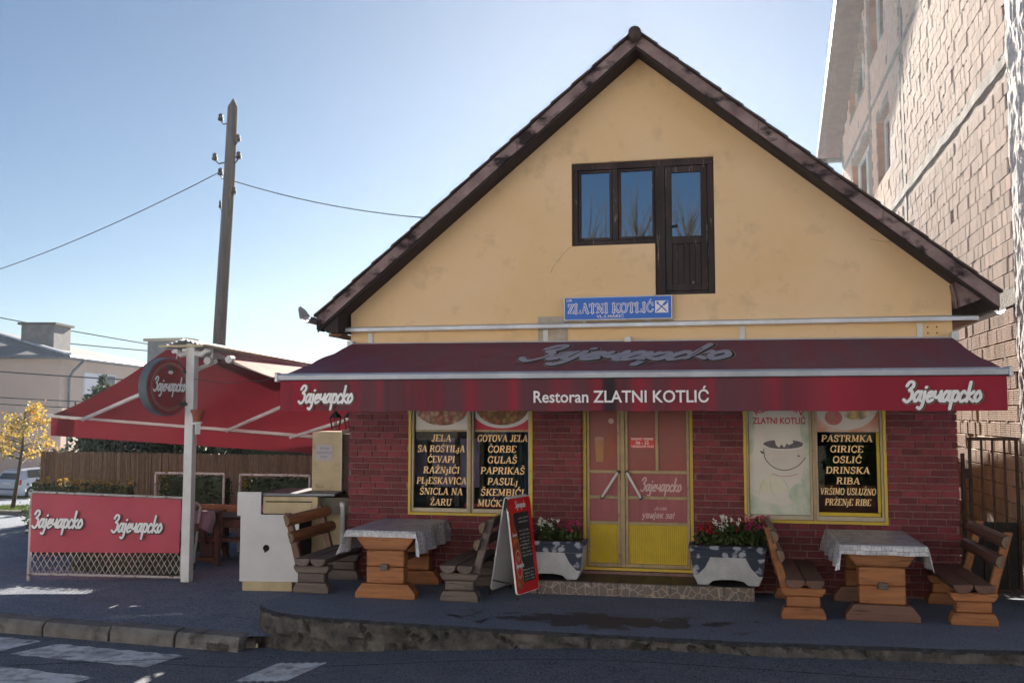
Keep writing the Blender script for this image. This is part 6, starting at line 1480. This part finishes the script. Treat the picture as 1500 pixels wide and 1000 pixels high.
# black gate between the two buildings
ga = thing('iron_gate', 'black iron bar gate between the restaurant and the block building', 'gate', (3.15, .3, -.03))
for x in (2.93, 3.06, 3.18, 3.31, 3.44): m2 = MB(); m2.beam((x, .3, .05), (x, .3, 1.82), .022 if 3 < x < 3.4 else .035, .022, (0, 1, 0)); m2.build('bar', M['rust'], ga)
for z in (1.83, .08): m2 = MB(); m2.box(2.91, 3.46, .282, .318, z - .018, z + .018); m2.build('rail', M['rust'], ga)
m2 = MB(); m2.box(2.83, 2.87, .28, .32, -.1, 1.66); m2.build('hinge_post', M['rust'], ga); m2 = MB(); m2.box(2.87, 2.92, .285, .315, 1.36, 1.48); m2.box(2.87, 2.92, .285, .315, .4, .48); m2.build('hinge', M['rust'], ga, kind='stuff')
m2 = MB(); m2.box(2.915, 3.455, .325, .335, .06, .86); m2.build('lower_shade_panel', M['black'], ga)  # black panel stands in for the shadow behind the lower bars

af = thing('alley_shade_fence', 'low grey board fence added to shade the alley behind the iron gate', 'fence', (3.2, 4.2, 0))
for k in range(5): m2 = MB(); m2.box(2.76 + k * .168, 2.92 + k * .168, 4.2, 4.24, -.1, 1.6); m2.build('board', M['wood_grey'], af)  # boards added to keep low sun off the alley and wall foot
for z in (.3, 1.35): m2 = MB(); m2.box(2.75, 3.6, 4.245, 4.29, z, z + .08); m2.build('rail', M['wood_grey'], af)

# a few dead leaves and grit on the ground
mb = MB()
for k in range(46):
    x = random.uniform(-8.5, 3); y = random.choice([random.uniform(-2.35, -.3), random.uniform(-4.2, -2.8), random.uniform(-2.0, .4)])
    z = .004 if x > -4.8 and y > -2.3 else ((Rz(x) + .008) if y < KY(x) - .3 or (x > -5 and y < -2.7) else G(x, y) + .006)
    if x > -5.2 and -2.75 < y < -2.25: continue
    a = random.uniform(0, 6.28); s = random.uniform(.012, .028); dx, dy = math.cos(a) * s, math.sin(a) * s
    mb.add([(x - dx, y - dy, z), (x + dy * .5, y - dx * .5, z + s * .3), (x + dx, y + dy, z + .004), (x - dy * .5, y + dx * .5, z + s * .2)], [[0, 1, 2, 3]])
tag(mb.build('fallen_leaves', pm('dry_leaf', (.20, .12, .05), (.10, .06, .03), 30, .8), fix=False, kind='stuff'))

# ============================================================ ACROSS THE STREET (behind the camera: it lights and is mirrored in the shop front)
M['far_cream'] = pm('far_cream', (.80, .74, .64), (.74, .68, .58), 1, .9)
M['far_white'] = pm('far_white', (.80, .79, .76), (.74, .73, .70), 1, .9)
M['far_roof'] = pm('far_roof', (.30, .12, .08), (.22, .09, .06), 4, .9)
def opp(x0, x1, h, mat, label):
    t = thing('opposite_house', label, 'house', ((x0 + x1) / 2, -23, -.2), 'houses on the far side of the street')
    mb = MB(); mb.box(x0, x1, -30, -20.0, -.3, h); wl_ = mb.build('wall', M[mat], t)
    mb = MB(); mb.prism([(x0 - .4, -19.5, h), (x0 - .4, -30.5, h), (x0 - .4, -25, h + .9)], (x1 - x0 + .8, 0, 0)); mb.build('roof', M['far_roof'], t)
    n = int((x1 - x0) / 2.6)
    for i in range(n):
        xc = x0 + (x1 - x0) * (i + .5) / n
        for z0 in ([1.0, 4.0] if h > 5.5 else [1.0]):
            mb = MB(); ring(mb, xc - .55, xc + .55, z0, z0 + 1.4, .09, -20.02, -19.96); f = mb.build('window', M['alu_white'], t)
            mb = MB(); mb.box(xc - .46, xc + .46, -19.995, -19.985, z0 + .09, z0 + 1.31); mb.build('pane', M['car_glass'], f)
opp(-40, -22, 6.3, 'far_cream', 'long cream house furthest left across the street'); opp(-20, -7, 6.4, 'far_white', 'white two storey house across the street on the left')
opp(-6, 7, 6.4, 'far_cream', 'cream two storey house directly across the street'); opp(8.5, 22, 6.4, 'far_white', 'white two storey house across the street on the right'); opp(24, 40, 6.3, 'far_cream', 'cream house furthest right across the street')
def bare_tree(x, y, h, label):
    t = thing('bare_tree', label, 'tree', (x, y, -.2), 'bare trees behind the houses opposite')
    mb = MB(); mb.tube([(x, y, -.2), (x + .1, y, h * .35), (x, y + .1, h * .7)], [.2, .15, .06], 6); mb.build('trunk', M['bark'], t)
    mb = MB()
    for k in range(110):
        z = h * random.uniform(.35, .8); a = random.uniform(0, 6.28); l = random.uniform(.8, 2.2); q = (x + math.cos(a) * l * .5, y + math.sin(a) * l * .5, z + l * .9)
        mb.tube([(x, y, z), q, (q[0] + random.uniform(-.3, .3), q[1], min(h, q[2] + l * .8))], [.03, .02, .01], 4, cap=False)
    mb.build('branches', M['bark'], t)
for i, (x, y, h) in enumerate(((-9, -33, 13.4), (-6, -34, 12.8), (-3.5, -33, 13.2), (-1.2, -34, 13.8), (1.4, -33, 12.9), (4, -34, 13.6), (-12.5, -33, 13.0), (7, -34, 13.2))):
    bare_tree(x, y, h, ['bare tree behind the left end of the cream house opposite', 'shorter bare tree between the white and cream houses opposite', 'bare tree left of the middle of the cream house opposite', 'tallest bare tree opposite, mirrored in the attic door', 'bare tree right of the tallest one opposite', 'bare tree behind the right half of the cream house opposite', 'bare tree behind the white house on the left opposite', 'bare tree at the right corner of the cream house opposite'][i])

for i, (a, c) in enumerate(((-11, -4.5), (-3.8, 2.5), (3.2, 9))):  # hedges added to darken what the shop windows mirror
    t = thing('reflection_hedge', ['added dark hedge across the street on the left', 'added dark hedge straight across the street', 'added dark hedge across the street on the right'][i], 'hedge', ((a + c) / 2, -18.4, -.2), 'added hedges that darken the window reflections')
    mb = MB(); mb.grid(lambda u, v: (a + (c - a) * u, -18.0 - .5 * (v > .6) + .1 * mn.noise(Vector((u * 20, v * 5, i))), -.25 + 1.5 * min(1, v * 1.6) + .08 * mn.noise(Vector((u * 30, v * 3, i)))), 60, 8); mb.build('foliage', M['leaf_dark'], t)

# ============================================================ HAZE: sunlit air, thin and even
mb = MB(); mb.box(-152, 112, -62, 112, -9, 17.5)
hm = bpy.data.materials.new('haze'); hm.use_nodes = True; N = hm.node_tree.nodes; N.clear()
o_ = N.new('ShaderNodeOutputMaterial'); v_ = N.new('ShaderNodeVolumePrincipled'); v_.inputs['Density'].default_value = .00048; v_.inputs['Anisotropy'].default_value = .68; v_.inputs['Color'].default_value = (.80, .90, 1, 1)
hm.node_tree.links.new(v_.outputs[0], o_.inputs['Volume'])
tag(mb.build('haze', hm), kind='stuff')
